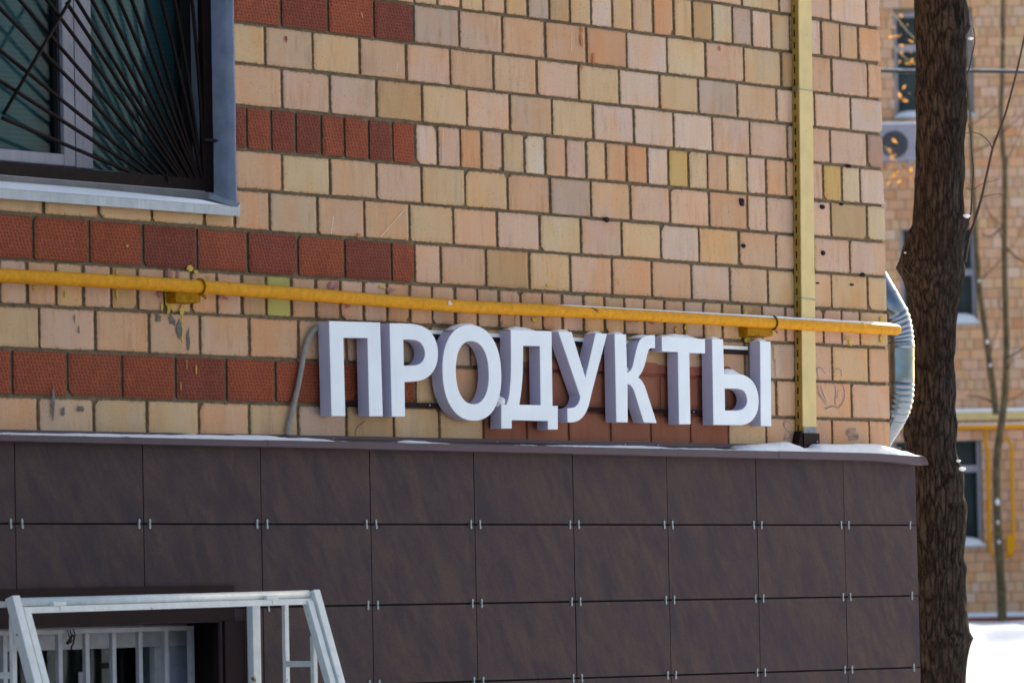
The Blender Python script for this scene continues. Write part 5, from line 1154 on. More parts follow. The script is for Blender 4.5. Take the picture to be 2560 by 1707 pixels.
for k, nm in NAME.items():
    letter([LET[k]], 'letter ' + nm)
letter([LET['S'], LET['I']], 'letter Ы')
ru, rl = D['rail_up'], D['rail_lo']
def rail(p, q, h, mat, name, ext=0):
    MB().hexa([(p[0], -.012, p[2] - h / 2), (q[0], -.012, q[2] - h / 2), (q[0], -.012, q[2] + h / 2), (p[0], -.012, p[2] + h / 2)],
              [(p[0], -.0268, p[2] - h / 2), (q[0], -.0268, q[2] - h / 2), (q[0], -.0268, q[2] + h / 2), (p[0], -.0268, p[2] + h / 2)]).build(name, mat, SG)
x0, x1 = -3.55, -1.02
zl = lambda x: rl[0][2] + (rl[-1][2] - rl[0][2]) * (x - rl[0][0]) / (rl[-1][0] - rl[0][0])
zu = lambda x: ru[0][2] + (ru[-1][2] - ru[0][2]) * (x - ru[0][0]) / (ru[-1][0] - ru[0][0])
rail((x0, 0, zl(x0)), (x1, 0, zl(x1)), .016, M['maroon'], 'mounting_rail')
rail((x0, 0, zu(x0) - .012), (x1, 0, zu(x1) - .012), .018, M['maroon'], 'mounting_rail')
MB().hexa([(x0, -.0115, zu(x0) - .002), (x1, -.0115, zu(x1) - .002), (x1, -.0115, zu(x1) + .012), (x0, -.0115, zu(x0) + .012)],
          [(x0, -.0262, zu(x0) - .002), (x1, -.0262, zu(x1) - .002), (x1, -.0262, zu(x1) + .012), (x0, -.0262, zu(x0) + .012)]).build('cable_trunking', M['white'], SG, label='white cable trunking along the upper rail')
for x in (-3.03, -1.88, -1.40):
    MB().tube([(x, -.0268, zl(x)), (x, -.0305, zl(x))], .004, 8).build('screw', M['steel'], SG)

# ------------------------------------------------------------------ snow lying on things
def mound(name, x0, x1, z0, z1, h, y0, y1, label, group, skew=0., n=14, m_=7):
    vs = []
    for i in range(n + 1):
        u = i / n
        for j in range(m_ + 1):
            v = j / m_
            s = (max(0, 1 - abs(2 * u - 1 + skew * .3) ** 2.6)) * (max(0, 1 - abs(2 * v - 1) ** 3.0)) ** .7
            x = x0 + (x1 - x0) * u
            vs.append((x, y0 + (y1 - y0) * v, z0 + (z1 - z0) * u - .0015 + h * s * (1 + .25 * mnoise.noise((x * 30, v * 3, 1)))))
    fs = [(i * (m_ + 1) + j, (i + 1) * (m_ + 1) + j, (i + 1) * (m_ + 1) + j + 1, i * (m_ + 1) + j + 1) for i in range(n) for j in range(m_)]
    o = obj(name, vs, fs, M['snow'], smooth=True)
    return tag(o, label, 'snow', group)
def top_of(k, lo=0., hi=1., zmin=None):
    l = LET[k][0]
    zm = max(p[1] for p in l)
    t = [p for p in l if p[1] > zm - .03]
    return t
GR = 'snow caps on the sign letters'
def cap(xa, xb, za, zb, h, label, skew=0): mound('snow_heap', xa, xb, za, zb, h, yfc + .004, yb + .001, label, GR, skew)
L_ = LET
p = L_['D'][0]; cap(p[0][0] - .003, p[1][0] - .06, p[0][1], p[1][1] - .002, .016, 'long low snow cap along the top of the letter Д', .4)
p = L_['U'][0]; cap(p[0][0] - .004, p[0][0] + .085, p[0][1], p[1][1], .013, 'snow cap on the left arm of the letter У')
i4 = 3; cap(p[3][0] - .004, p[4][0] - .012, p[3][1], p[4][1], .012, 'snow cap on the right arm of the letter У')
p = L_['K'][0]; cap(p[0][0], p[1][0], p[0][1], p[1][1], .013, 'snow cap on the upright of the letter К')
xk = max(q_[0] for q_ in L_['K'][0] if q_[1] > p[0][1] - .02); cap(xk - .12, xk - .015, p[0][1] - .010, p[0][1] - .002, .012, 'snow cap on the curled arm of the letter К', -.5)
p = L_['T'][0]; cap(p[0][0], p[1][0] - .02, p[0][1], p[1][1], .017, 'thick snow cap on the crossbar of the letter Т')
p = L_['S'][0]; cap(p[0][0], p[1][0], p[0][1], p[1][1], .014, 'snow cap on the tall left upright of the letter Ы')
zb_ = p[2][1]; cap(p[2][0] + .001, p[2][0] + .155, zb_ - .001, zb_ - .006, .028, 'snow heap on the round bowl of the letter Ы', .5)
p = L_['I'][0]; cap(p[0][0], p[1][0] - .01, p[0][1], p[1][1], .015, 'snow cap on the short right upright of the letter Ы')
p = L_['O'][0]; zo = max(q_[1] for q_ in p); xo = sum(q_[0] for q_ in p) / len(p)
mound('snow_heap', xo - .10, xo + .06, zo - .020, zo - .004, .020, yfc + .006, yb + .001, 'thin snow cap over the crown of the letter О', GR)
p = L_['R'][0]; cap(p[0][0] + .03, p[0][0] + .19, p[0][1] + .001, p[0][1] - .003, .006, 'very thin snow cap on the letter Р')
def lump(name, c, r, label, group, sq=(1, 1, 1)):
    bm = bmesh.new()
    bmesh.ops.create_icosphere(bm, subdivisions=3, radius=1)
    for v in bm.verts:
        k = 1 + .22 * mnoise.noise(v.co * 1.6 + Vector(c) * 7)
        v.co = Vector((v.co.x * r * sq[0], v.co.y * r * sq[1], v.co.z * r * sq[2])) * k + Vector(c)
    me = bpy.data.meshes.new(name)
    bm.to_mesh(me)
    bm.free()
    me.materials.append(M['snow'])
    me.polygons.foreach_set('use_smooth', [True] * len(me.polygons))
    o = bpy.data.objects.new(name, me)
    COLL.objects.link(o)
    return tag(o, label, 'snow', group)
d0 = L_['D'][0]
xf = d0[10][0]; zf = d0[10][1]
lump('snow_clump', (xf + .012, -.058, zf + .012), .022, 'round snow clump on the left foot of the letter Д', 'snow clumps wedged in the letters', (1, 1, 1))
u0 = L_['U'][0]
lump('snow_clump', (u0[2][0] - .004, -.056, u0[2][1] + .030), .014, 'snow clump in the fork of the letter У', 'snow clumps wedged in the letters', (.8, 1, 1.4))
k0 = L_['K'][0]
lump('snow_clump', (k0[2][0] + .014, -.056, k0[2][1] + .012), .015, 'snow clump in the crook of the letter К', 'snow clumps wedged in the letters', (1, 1, 1.2))

# snow along the ledge
sn = D['snow']
def snow_top(x):
    if x <= sn[0][0]: return sn[0][1]
    for (a, za), (b, zb) in zip(sn, sn[1:]):
        if a <= x <= b:
            t = (x - a) / (b - a) if b > a else 0
            t = t * t * (3 - 2 * t)
            return za + (zb - za) * t
    return sn[-1][1]
vs = []
xs_ = [-5.8 + i * .016 for i in range(int((5.8 + .084) / .016) + 1)] + [.084]
ny = 8
for x in xs_:
    base = lin(LT, x) - .010 * sstep(-.35, .10, x)
    h = snow_top(x) - base + .0035
    for j in range(ny + 1):
        v = j / ny
        y = -.0135 + (-.1235 + .0135) * v
        if x > .0: y = -.0135 + .06 * (x / .12) + (-.1235 + .0135 - .06 * (x / .12)) * v
        floor_ = base + (.016 * (1 - v)) - .0015
        hh = max(0., h) * (1 - max(0, (v - .55) / .45) ** 3) * (.55 + .45 * min(1, v / .55)) if h < .014 else h * (1 - max(0, (v - .6) / .4) ** 2.5)
        z = max(floor_ - .002, base + hh + .0026 * mnoise.noise((x * 14, v * 2, 0)) + .0016 * mnoise.noise((x * 45, v * 5, 3)) - (.0025 if h < .004 else 0))
        if h < .004: z = floor_ - .002
        vs.append((x, y, z))
fs = [(i * (ny + 1) + j, i * (ny + 1) + j + 1, (i + 1) * (ny + 1) + j + 1, (i + 1) * (ny + 1) + j) for i in range(len(xs_) - 1) for j in range(ny)]
tag(obj('ledge_snow', vs, fs, M['snow'], smooth=True), 'white snow drifted along the brown ledge under the sign', 'snow', kind='stuff')
# thin snow on the window sill
vs = []
n = 70
for i in range(n + 1):
    x = -5.70 + (5.70 - 4.115) * i / n
    u = i / n
    wdt = .105 * sstep(0, .30, u - .22 + .22) * (1 - sstep(.55, 1.0, u)) + .012
    for j in range(5):
        v = j / 4
        y = -.040 + wdt * v
        zs_ = lipz1 + (y + .046) / (.0855 + .046) * (2.848 - lipz1)
        hgt = .013 * max(0, 1 - abs(2 * v - 1) ** 2) * (1 - sstep(.9, 1, u)) + (.0008 if 0 < v < 1 else -.001)
        vs.append((x, y, zs_ + hgt))
fs = [(i * 5 + j, (i + 1) * 5 + j, (i + 1) * 5 + j + 1, i * 5 + j + 1) for i in range(n) for j in range(4)]
tag(obj('sill_snow', vs, fs, M['snow'], smooth=True), 'thin snow left on the tin sill of the upper window', 'snow', kind='stuff')

# ------------------------------------------------------------------ yellow gas pipe
GP = thing('gas_pipe', 'yellow painted gas pipe on brackets running along the brick wall above the sign', 'gas pipe', (-2.6, -.055, 2.4))
pp_ = [Vector(p) for p in D['pipe']]
run = resample(spline(pp_, 4), .05)
# the run ends just past the corner in a domed weld cap
run = [p for p in run if p.x < -.004] + [Vector((.004, -.055, run[-1].z))]
run = [Vector((-9., -.055, run[0].z))] + run
cap_ = [run[-1] + Vector((.0236 * .9 * sin(t), 0, 0)) for t in (.4, .8, 1.15, 1.4, 1.54)]
MB().tube(run + cap_, [.0236] * len(run) + [.0236 * cos(t) for t in (.4, .8, 1.15, 1.4, 1.54)], 20).build('pipe', M['gas'], GP, smooth=True)
zp = lambda x: next((a.z + (b.z - a.z) * (x - a.x) / (b.x - a.x) for a, b in zip(run, run[1:]) if a.x <= x <= b.x), run[-1].z)
for i, bd in enumerate(D['bands']):
    x = bd[0]
    MB().tube([(x - .012, -.055, zp(x - .012)), (x - .006, -.055, zp(x)), (x + .006, -.055, zp(x)), (x + .012, -.055, zp(x))], [.0238, .0250, .0250, .0238], 20, cap=False).build('weld_band', M['gas'], GP, smooth=True)
for bk, st in zip(D['brk'], D['strap']):
    xa, xb = bk[0][0], bk[1][0]
    z = zp((xa + xb) / 2)
    b0 = MB()
    x1_, x0_ = xb, xa + (xb - xa) * .06
    b0.hexa([(x0_, -.002, z - .062), (x1_, -.002, z - .058), (x1_, -.002, z - .020), (x0_, -.002, z - .020)],
            [(x0_, -.055, z - .058), (x1_, -.055, z - .054), (x1_, -.055, z - .018), (x0_, -.055, z - .018)])
    bo = b0.build('bracket', M['gasd'], GP, bevel=.003)
    s = st[0]
    ring = [(s + .004, -.055 + .0275 * cos(t), zp(s) + .0275 * sin(t)) for t in [2 * pi * k / 22 for k in range(23)]]
    MB().tube(ring, .0035, 7, cap=False).build('strap', M['gasd'] if st[0] < -3 else M['rustdark'], bo, smooth=True)
    MB().tube([(s + .006, -.060, zp(s) - .024), (s + .018, -.066, zp(s) - .034), (s + .024, -.066, zp(s) - .042)], [.006, .005, .003], 7, jit=.4).build('strap_end', M['gasd'], bo)
x = D['bands'][1][0] - .42
vs, fs = splat(-2.962, 0, 0, .021, .026, M['pW'], seed=77)
xw_ = -2.962
vs = [(xw_ + (v[0] + 2.962), -.055 - .0242 * cos((v[2]) / .0236), zp(xw_) + .004 + .0242 * sin(v[2] / .0236)) for v in vs[:17]]
obj('chipped_spot', vs, [f for f in fs if max(f) < 17], M['pW'], GP, label='white chip in the yellow paint')
xw_ = -2.085
vs, fs = splat(0, 0, 0, .045, .010, M['rustdark'], seed=41)
vs = [(xw_ + v[0], -.055 - .0242 * cos((v[2] - v[0] * .5 + .010) / .0236), zp(xw_) + .0242 * sin((v[2] - v[0] * .5 + .010) / .0236)) for v in vs[:17]]
obj('rust_spot', vs, [f for f in fs if max(f) < 17], M['rustdark'], GP)
# snow lying on the pipe
vs = []
n = 90
for i in range(n + 1):
    x = -2.30 + (2.30 + .006) * i / n
    u = i / n
    hh = .004 * (.4 + .8 * sstep(.2, .7, u)) * (1 + .5 * mnoise.noise((x * 9, 0, 2))) * (1 - sstep(.97, 1, u)) * sstep(0, .05, u)
    for j in range(7):
        t = radians(52 + (128 - 52) * j / 6)
        k = sin(pi * j / 6)
        rr = .0234 + hh * k
        vs.append((x, -.055 - rr * cos(t), zp(min(x, .02)) + rr * sin(t)))
fs = [(i * 7 + j, i * 7 + j + 1, (i + 1) * 7 + j + 1, (i + 1) * 7 + j) for i in range(n) for j in range(6)]
tag(obj('pipe_snow', vs, fs, M['snow'], smooth=True), 'thin line of snow lying on the yellow gas pipe', 'snow', kind='stuff')

# ------------------------------------------------------------------ cream cable tray with slotted side
TT, TBt = D['tray']['top'], D['tray']['bot']
CT = thing('cable_tray', 'cream yellow slotted cable tray running up the brick wall beside the corner', 'cable tray', (-.64, -.03, 2.05))
zt0, zb0 = TT[0][2], 2.062
def txl(z): return TBt[0][0] + (TT[0][0] - TBt[0][0]) * (z - zb0) / (zt0 - zb0)
def txr(z): return TBt[1][0] + (TT[1][0] - TBt[1][0]) * (z - zb0) / (zt0 - zb0)
zend = 6.0
def slab(mb, xf0, xf1, y0, y1, z0, z1):
    mb.hexa([(xf0(z0), y0, z0), (xf1(z0), y0, z0), (xf1(z0), y1, z0), (xf0(z0), y1, z0)], [(xf0(z1), y0, z1), (xf1(z1), y0, z1), (xf1(z1), y1, z1), (xf0(z1), y1, z1)])
mb = MB()
L0 = lambda z: txl(z) + .0010
L1 = lambda z: txl(z) + .0030
ya, yb1, ysa, ysb = -.0465, -.0115, -.0285, -.0205
slab(mb, L0, L1, ya, ysa, zb0, zend)
slab(mb, L0, L1, ysb, yb1, zb0, zend)
pitch, sl_ = .0505, .027
z = zb0 + .012
mb_r = []
zc = zb0
while z + sl_ < zend:
    slab(mb, L0, L1, ysa, ysb, zc, z)
    zc = z + sl_
    z += pitch
slab(mb, L0, L1, ysa, ysb, zc, zend)
mb.build('slotted_side', M['trayside'], CT)
mb = MB()
slab(mb, lambda z: txr(z) - .003, lambda z: txr(z) - .001, -.046, -.0115, zb0, zend)
slab(mb, lambda z: txl(z) + .0031, lambda z: txr(z) - .0031, -.0150, -.0118, zb0, zend)
mb.build('tray_body', M['trayside'], CT)
mb = MB()
slab(mb, txl, txr, -.0495, -.0470, zb0 + .03, zend)
slab(mb, txl, lambda z: txl(z) + .004, -.0468, -.0440, zb0 + .03, zend)
mb.build('tray_cover', M['tray'], CT, bevel=.001)
mb = MB()
slab(mb, lambda z: txl(z) + .004, txr, -.0492, -.0472, zb0 - .004, zb0 + .0298)
mb.build('tray_end', M['bare'], CT, label='bare grey lower end of the tray where the paint has worn off')
ft = MB()
ft.box(txl(zb0) - .006, txr(zb0) + .010, -.058, -.012, 1.985, zb0 + .004)
ft.hexa([(txl(zb0) - .05, -.05, 1.99), (txl(zb0) - .006, -.055, 1.99), (txl(zb0) - .006, -.0125, 1.99), (txl(zb0) - .04, -.0125, 1.99)],
        [(txl(zb0) - .012, -.05, 2.075), (txl(zb0) - .006, -.052, 2.075), (txl(zb0) - .006, -.0125, 2.075), (txl(zb0) - .010, -.0125, 2.075)])
fo = ft.build('foot_bracket', M['maroon'], CT, bevel=.002)
MB().tube([(txr(zb0) - .012, -.058, 2.032), (txr(zb0) - .012, -.062, 2.032)], .004, 8).build('screw', M['steel'], fo)
for t in D['ties']:
    z = t[2]
    a_, b_ = txl(z) - .002, txr(z) + .002
    MB().tube([(a_, -.012, z + .004), (a_ - .001, -.046, z + .002), (a_ + .002, -.0515, z), (b_ - .003, -.0515, z - .003), (b_, -.046, z - .004), (b_, -.012, z - .003)], .0017, 6, cap=False).build('wire_tie', M['steel'], CT)

# ------------------------------------------------------------------ grey corrugated cable hose from sign to ledge
hp = resample(spline(D['hose'], 8), .00125)
rs = [.0092 + .0013 * (1 if (k % 4) in (0, 1) else -1) for k in range(len(hp))]
ho = MB().tube(hp, rs, 12).build('corrugated_hose', M['hose'], None, smooth=False)
tag(ho, 'grey corrugated cable hose hanging from the letter П down to the ledge', 'hose')

# ------------------------------------------------------------------ galvanised downspout round the corner
DS = thing('downspout', 'galvanised steel rain downspout with two ribbed elbows behind the house corner', 'downspout', (.25, .2, 1.97))
sp = [Vector(p) for p in D['spout']]
up = sp[0] + (sp[0] - sp[1]).normalized() * 1.2
pth = [up] + sp + [sp[-1] + (sp[-1] - sp[-2]).normalized() * .6]
cur = spline(pth, 16)
fine = resample(cur, .004)
def nearest(p): return min(range(len(fine)), key=lambda i: (fine[i] - p).length)
ia, ib, ic, id_ = nearest(sp[3] + Vector((0, 0, .035))), nearest(sp[4] - Vector((0, 0, .012))), nearest(sp[6]), nearest(sp[7] - Vector((0, 0, .035)))
R0 = .0735
def seg(i0, i1, name, rib):
    pts = fine[i0:i1 + 1]
    if rib:
        rr = [R0 + .0052 * (.5 - .5 * cos(2 * pi * k / 5.0)) - .002 for k in range(len(pts))]
    else:
        rr = [R0 + (.002 if k in (3, 4, 5) else 0) for k in range(len(pts))]
    MB().tube(pts, rr, 36, cap=False).build(name, M['galv'], DS, smooth=True)
seg(0, ia, 'pipe_section', False)
seg(ia, ib, 'elbow', True)
seg(ib, ic, 'pipe_section', False)
seg(ic, id_, 'elbow', True)
seg(id_, len(fine) - 1, 'pipe_section', False)
for i in (ia - 18, ib + 2, ib + 16, id_ + 8):
    MB().tube(fine[i:i + 3], R0 + .0016, 36, cap=False).build('seam_band', M['galv'], DS, smooth=True)

# ------------------------------------------------------------------ tree by the corner
tk = [Vector(p[:3]) for p in D['trunk']]
tr_ = [p[3] for p in D['trunk']]
TB = Vector((tk[0].x, tk[0].y, 0))
TR_ = thing('tree', 'thick dark furrowed tree trunk with knots standing beside the house corner', 'tree', TB)
low = [Vector((tk[0].x + .0, tk[0].y, z)) for z in (-.1, .1, .3, .6)]
low = [p for p in low if p.z < tk[0].z - .05]
lowr = [tr_[0] * k for k in (1.5, 1.25, 1.12, 1.04)][:len(low)]
hi = [tk[-1] + Vector((.02 * k, .01 * k, .35 * k)) for k in range(1, 6)]
hir = [tr_[-1] * (1 - .05 * k) for k in range(1, 6)]
axis, rad = low + tk + hi, lowr + tr_ + hir
# resample to even steps
ax2, rd2 = [], []
for i in range(len(axis) - 1):
    n = max(1, int((axis[i + 1] - axis[i]).length / .012))
    for k in range(n):
        t = k / n
        ax2.append(axis[i] + (axis[i + 1] - axis[i]) * t)
        rd2.append(rad[i] + (rad[i + 1] - rad[i]) * t)
NS = 120
vs = []
for p, r in zip(ax2, rd2):
    for j in range(NS):
        a = 2 * pi * j / NS
        ca, sa = cos(a), sin(a)
        # long interlacing ridges
        warp = .35 * mnoise.noise((ca * 2, sa * 2, p.z * 1.6))
        q1 = mnoise.noise((ca * 6.5 + warp, sa * 6.5 + warp, p.z * 2.6))
        q2 = mnoise.noise((ca * 17 + warp * 2, sa * 17 + warp * 2, p.z * 7.5 + 4))
        q3 = mnoise.noise((ca * 30 + warp * 3, sa * 30 + warp * 3, p.z * 14 + 9))
        rid = (1 - abs(q1)) ** 2 * .003 - abs(q2) * .009 + q3 * .0045
        rr = r - .003 + rid
        vs.append((p.x + (EV.x * ca + NV.x * sa) * rr, p.y + (EV.y * ca + NV.y * sa) * rr, p.z))
fs = []
for i in range(len(ax2) - 1):
    for j in range(NS):
        a, b = i * NS + j, i * NS + (j + 1) % NS
        fs.append((a, b, b + NS, a + NS))
obj('trunk', vs, fs, M['bark'], TR_, smooth=True)
topp, topr = ax2[-1], rd2[-1]
for k in range(5):
    t = k * 2.4
    d_ = Vector((cos(t), sin(t), 1.3)).normalized()
    pts = spline([topp - Vector((0, 0, .25)), topp + d_ * .6, topp + d_ * 1.6 + Vector((0, 0, .3)), topp + d_ * 2.8 + Vector((rnd.uniform(-.3, .3), rnd.uniform(-.3, .3), 1.0))], 6)
    MB().tube(pts, [topr * (.62 - .52 * i / (len(pts) - 1)) for i in range(len(pts))], 10).build('limb', M['bark'], TR_, smooth=True)
for i, tw in enumerate(D['twigs']):
    pts = spline(tw, 6)
    r0 = (.0075, .0045, .0030, .004, .002, .002)[i]
    MB().tube(pts, [r0 * (1 - .45 * k / len(pts)) for k in range(len(pts))], 7).build('twig', M['twig'], TR_, smooth=True)
knots = [(2431, .030), (2247, .02)]
for (x, y, z), r, lab in zip(D['tsnow'], (.015, .008, .016, .010, .011, .011),
        ('snow on the upper right stub of the thick tree', 'snow speck on the left knot of the thick tree', 'large snow lump on the right knot low on the thick tree', 'small snow lump just above the low right knot of the thick tree', 'thin snow line across a scar near the foot of the thick tree', 'snow beside the top right knot of the thick tree')):
    lump('snow_clump', (x, y, z), r, lab, 'snow clumps on the thick tree', (1.5, 1, .6) if 'line' not in lab else (2.2, .6, .25))

# ------------------------------------------------------------------ far brick house, square to the line of sight
BG = D['bg']
FB = thing('apartment_building', 'far buff brick house with white windows and a yellow gas pipe behind the trees', 'building', D['bg_o'], -yaw)
ax0, ax1, zt = -16., 9.6, 15.
wins = [(5.74, 6.90, 8.32, 9.88), (5.76, 6.87, 5.26, 6.72), (5.58, 6.87, 1.99, 3.59)]
cuts_x = sorted({ax0, ax1} | {v for w_ in wins for v in w_[:2]})
cuts_z = sorted({0., zt} | {v for w_ in wins for v in w_[2:]})
fw = MB()
for i in range(len(cuts_x) - 1):
    for k in range(len(cuts_z) - 1):
        xm, zm = (cuts_x[i] + cuts_x[i + 1]) / 2, (cuts_z[k] + cuts_z[k + 1]) / 2
        if any(a < xm < b and c < zm < d_ for a, b, c, d_ in wins): continue
        fw.box(cuts_x[i], cuts_x[i + 1], 0, .4, cuts_z[k], cuts_z[k + 1])
fw.box(ax0, ax1, 9, 9.4, 0, zt).box(ax1 - .4, ax1, .4, 9, 0, zt).box(ax0, ax0 + .4, .4, 9, 0, zt)
fw.build('wall', M['mortar'], FB, local=True)
MB().box(ax0 - .4, ax1 + .4, -.5, 9.8, zt, zt + .4).build('roof', M['maroon'], FB, local=True)
shared, q, nb = {}, [], 0
z0 = .99
k = 0
while z0 < 13.5:
    hdr = k % 4 == 2
    L = .13 if hdr else .258
    x = -1.0 + (.0 if k % 2 else -.129) + rnd.uniform(-.01, .01)
    while x < ax1 - .03:
        e_ = min(x + L, ax1)
        segs = [(x, e_)]
        for (a, b, c, d_) in wins:
            if z0 + .07 > c and z0 + .07 < d_:
                ns = []
                for s0, s1 in segs:
                    if s1 <= a or s0 >= b: ns.append((s0, s1))
                    else:
                        if s0 < a: ns.append((s0, a))
                        if s1 > b: ns.append((b, s1))
                segs = ns
        for s0, s1 in segs:
            if s1 - s0 < .03: continue
            if 3.80 < z0 + .07 < 3.95 and True: continue
            c = rnd.choice('POOBPYBODOWBOP')
            key = round(s1 - s0, 2)
            vis = ((6.72 < s0 and s1 < 7.75) or (5.30 < s0 and s1 < 5.93)) and z0 < 10.1
            if vis and nb < 300 and abs((s1 - s0) - L) < .004:
                if L not in shared:
                    mb = MB().box(0, L - .012, -.010, .004, 0, .139)
                    ob = mb.build('brick', M['farbrick'], FB, local=True, bevel=0)
                    shared[L] = ob
                else:
                    ob = shared[L].copy()
                    COLL.objects.link(ob)
                    ob.parent = FB
                ob.location = (s0 + .006, 0, z0 + .005)
                cc = srgb(*PAL[c])
                kk = rnd.uniform(.9, 1.08)
                ob.color = (min(1, cc[0] * kk * 1.08), cc[1] * kk * 1.04, cc[2] * kk * 1.02, 1)
                nb += 1
            else:
                q.append((s0 + .006, s1 - .006, z0 + .005, z0 + .144, -.009, .012, c, False))
        x = e_
    z0 += .149
    k += 1
PAL = {k_: (v_[0] * 1.04, v_[1] * 1.02, v_[2]) for k_, v_ in PAL.items()}
stuff_bricks('brickwork', FB, q, M['brick'], local=True)
def far_window(w_, bars, sill, name_label):
    a, b, c, d_ = w_
    f = MB()
    t = .055
    f.box(a, a + t, .10, .16, c, d_).box(b - t, b, .10, .16, c, d_).box(a + t, b - t, .10, .16, c, c + t).box(a + t, b - t, .10, .16, d_ - t * 1.3, d_)
    f.box((a + b) / 2 - .05, (a + b) / 2 + .05, .105, .155, c + t, d_ - t * 1.3)
    for z in bars:
        f.box(a + t, (a + b) / 2 - .05, .107, .153, z - .05, z + .05).box((a + b) / 2 + .05, b - t, .107, .153, z - .05, z + .05)
    wo = f.build('window', M['pvc'], FB, local=True, label=name_label)
    o1 = MB().box(a + t, b - t, .125, .13, c + t, d_ - t * 1.3).build('glass_pane', M['glass'], wo, local=True)
    MB().box(a, b, .30, .31, c, d_).build('curtain', M['fcurt'], wo, local=True)
    s = MB().box(a - .03, b + .03, -.16, .10, c - .035, c - .004).build('window_sill', M['sill'], wo, local=True)
    vs = []
    n = 12
    for i in range(n + 1):
        u = i / n
        for j in range(6):
            v = j / 5
            vs.append((a - .03 + (b - a + .06) * u, -.165 + .26 * v, c - .006 + sill * (1 - abs(2 * u - 1) ** 8) * (1 - abs(2 * v - 1) ** 5 * (1 if v < .5 else .2))))
    fs = [(i * 6 + j, (i + 1) * 6 + j, (i + 1) * 6 + j + 1, i * 6 + j + 1) for i in range(n) for j in range(5)]
    for i in range(n): fs.append((i * 6, i * 6 + 6, i * 6 + 6, i * 6)) if False else None
    obj('sill_snow', vs, fs, M['snow'], wo, smooth=True, local=True)
M['fcurt'] = simple('grey_curtain', srgb(86, 92, 98), .9, 0, .2, 3, 0)
far_window(wins[0], [9.35], .09, 'top white window of the far house')
far_window(wins[1], [6.01], .14, 'middle white window of the far house')
far_window(wins[2], [3.11], .12, 'lowest white window of the far house')
# ledge band, its snow, plinth strip
MB().box(ax0, ax1, -.12, -.0005, 3.815, 3.935).build('ledge_band', M['tray'], FB, local=True)
MB().box(ax0, ax1, -.11, -.0008, 3.9352, 3.985).build('band_snow', M['snow'], FB, local=True, kind='stuff')
MB().box(ax0, ax1, -.06, -.0005, .1, .925).build('plinth', M['redpaint'], FB, local=True)
MB().box(ax0, ax1, -.075, -.0008, .9255, .992).build('plinth_cap', M['snow'], FB, local=True, kind='stuff')
# gas pipe on the far house
FG = thing('gas_pipe', 'far yellow gas pipe with a drop loop and meter box on the distant brick house', 'gas pipe', (Vector(D['bg_o']) + NV * -.2 + EV * 7 + Vector((0, 0, 3.7))), -yaw)
def loc(a, y, z): return (a - 7, y + .2, z - 3.7)
MB().tube([loc(ax0, -.14, 3.72), loc(ax1, -.14, 3.72)], .045, 10).build('pipe', M['gas'], FG, smooth=True, local=True)
MB().box(-23, 2.6, .02, .10, .047, .066).build('pipe_snow', M['snow'], FG, local=True, kind='stuff')
MB().tube([loc(6.93, -.14, 3.70), loc(6.93, -.14, 3.45), loc(6.96, -.14, 3.36), loc(6.95, -.14, 2.2), loc(6.96, -.14, 1.9), loc(7.05, -.14, 1.80)], .027, 8).build('drop_pipe', M['gas'], FG, smooth=True, local=True)
MB().tube([loc(7.16, -.14, 3.50), loc(7.24, -.14, 3.53), loc(7.31, -.14, 3.45), loc(7.30, -.14, 1.95), loc(7.27, -.14, 1.83), loc(7.14, -.14, 1.79)], .027, 8).build('drop_pipe', M['gas'], FG, smooth=True, local=True)
MB().box(.20, .30, .0, .10, -1.86, -1.57).build('meter_box', M['gas'], FG, local=True)
# outdoor unit of an air conditioner
AC = thing('air_conditioner', 'pale outdoor air conditioner unit with dark round fan under the top far window', 'air conditioner', (Vector(D['bg_o']) + NV * -.2 + EV * 5.62 + Vector((0, 0, 7.64))), -yaw)
mb = MB().box(-.40, .38, -.16, .16, 0, .54)
mb.build('casing', M['pvc'], AC, bevel=.015, local=True)
cxa, cza, ra = .06, .24, .20
pts = [(cxa + ra * cos(2 * pi * k / 28), sin(2 * pi * k / 28) * ra + cza) for k in range(28)]
mb = MB().add([(x, -.162, z) for x, z in pts] + [(x, -.175, z) for x, z in pts], [tuple(range(28, 56))] + [(j, (j + 1) % 28, (j + 1) % 28 + 28, j + 28) for j in range(28)])
mb.build('fan_grille', M['dark'], AC, local=True)
for k in range(5):
    MB().tube([(cxa + (ra - .02 - k * .035) * cos(t), -.178, cza + (ra - .02 - k * .035) * sin(t)) for t in [2 * pi * i / 24 for i in range(25)]], .003, 5, cap=False).build('guard_ring', M['whited'], AC, local=True)
for x in (-.3, .28):
    MB().box(x - .02, x + .02, -.16, .19, -.05, -.002).build('mount_bracket', M['whited'], AC, local=True)
MB().box(-.41, .39, -.165, .165, .5405, .57).build('unit_snow', M['snow'], AC, local=True, kind='stuff')

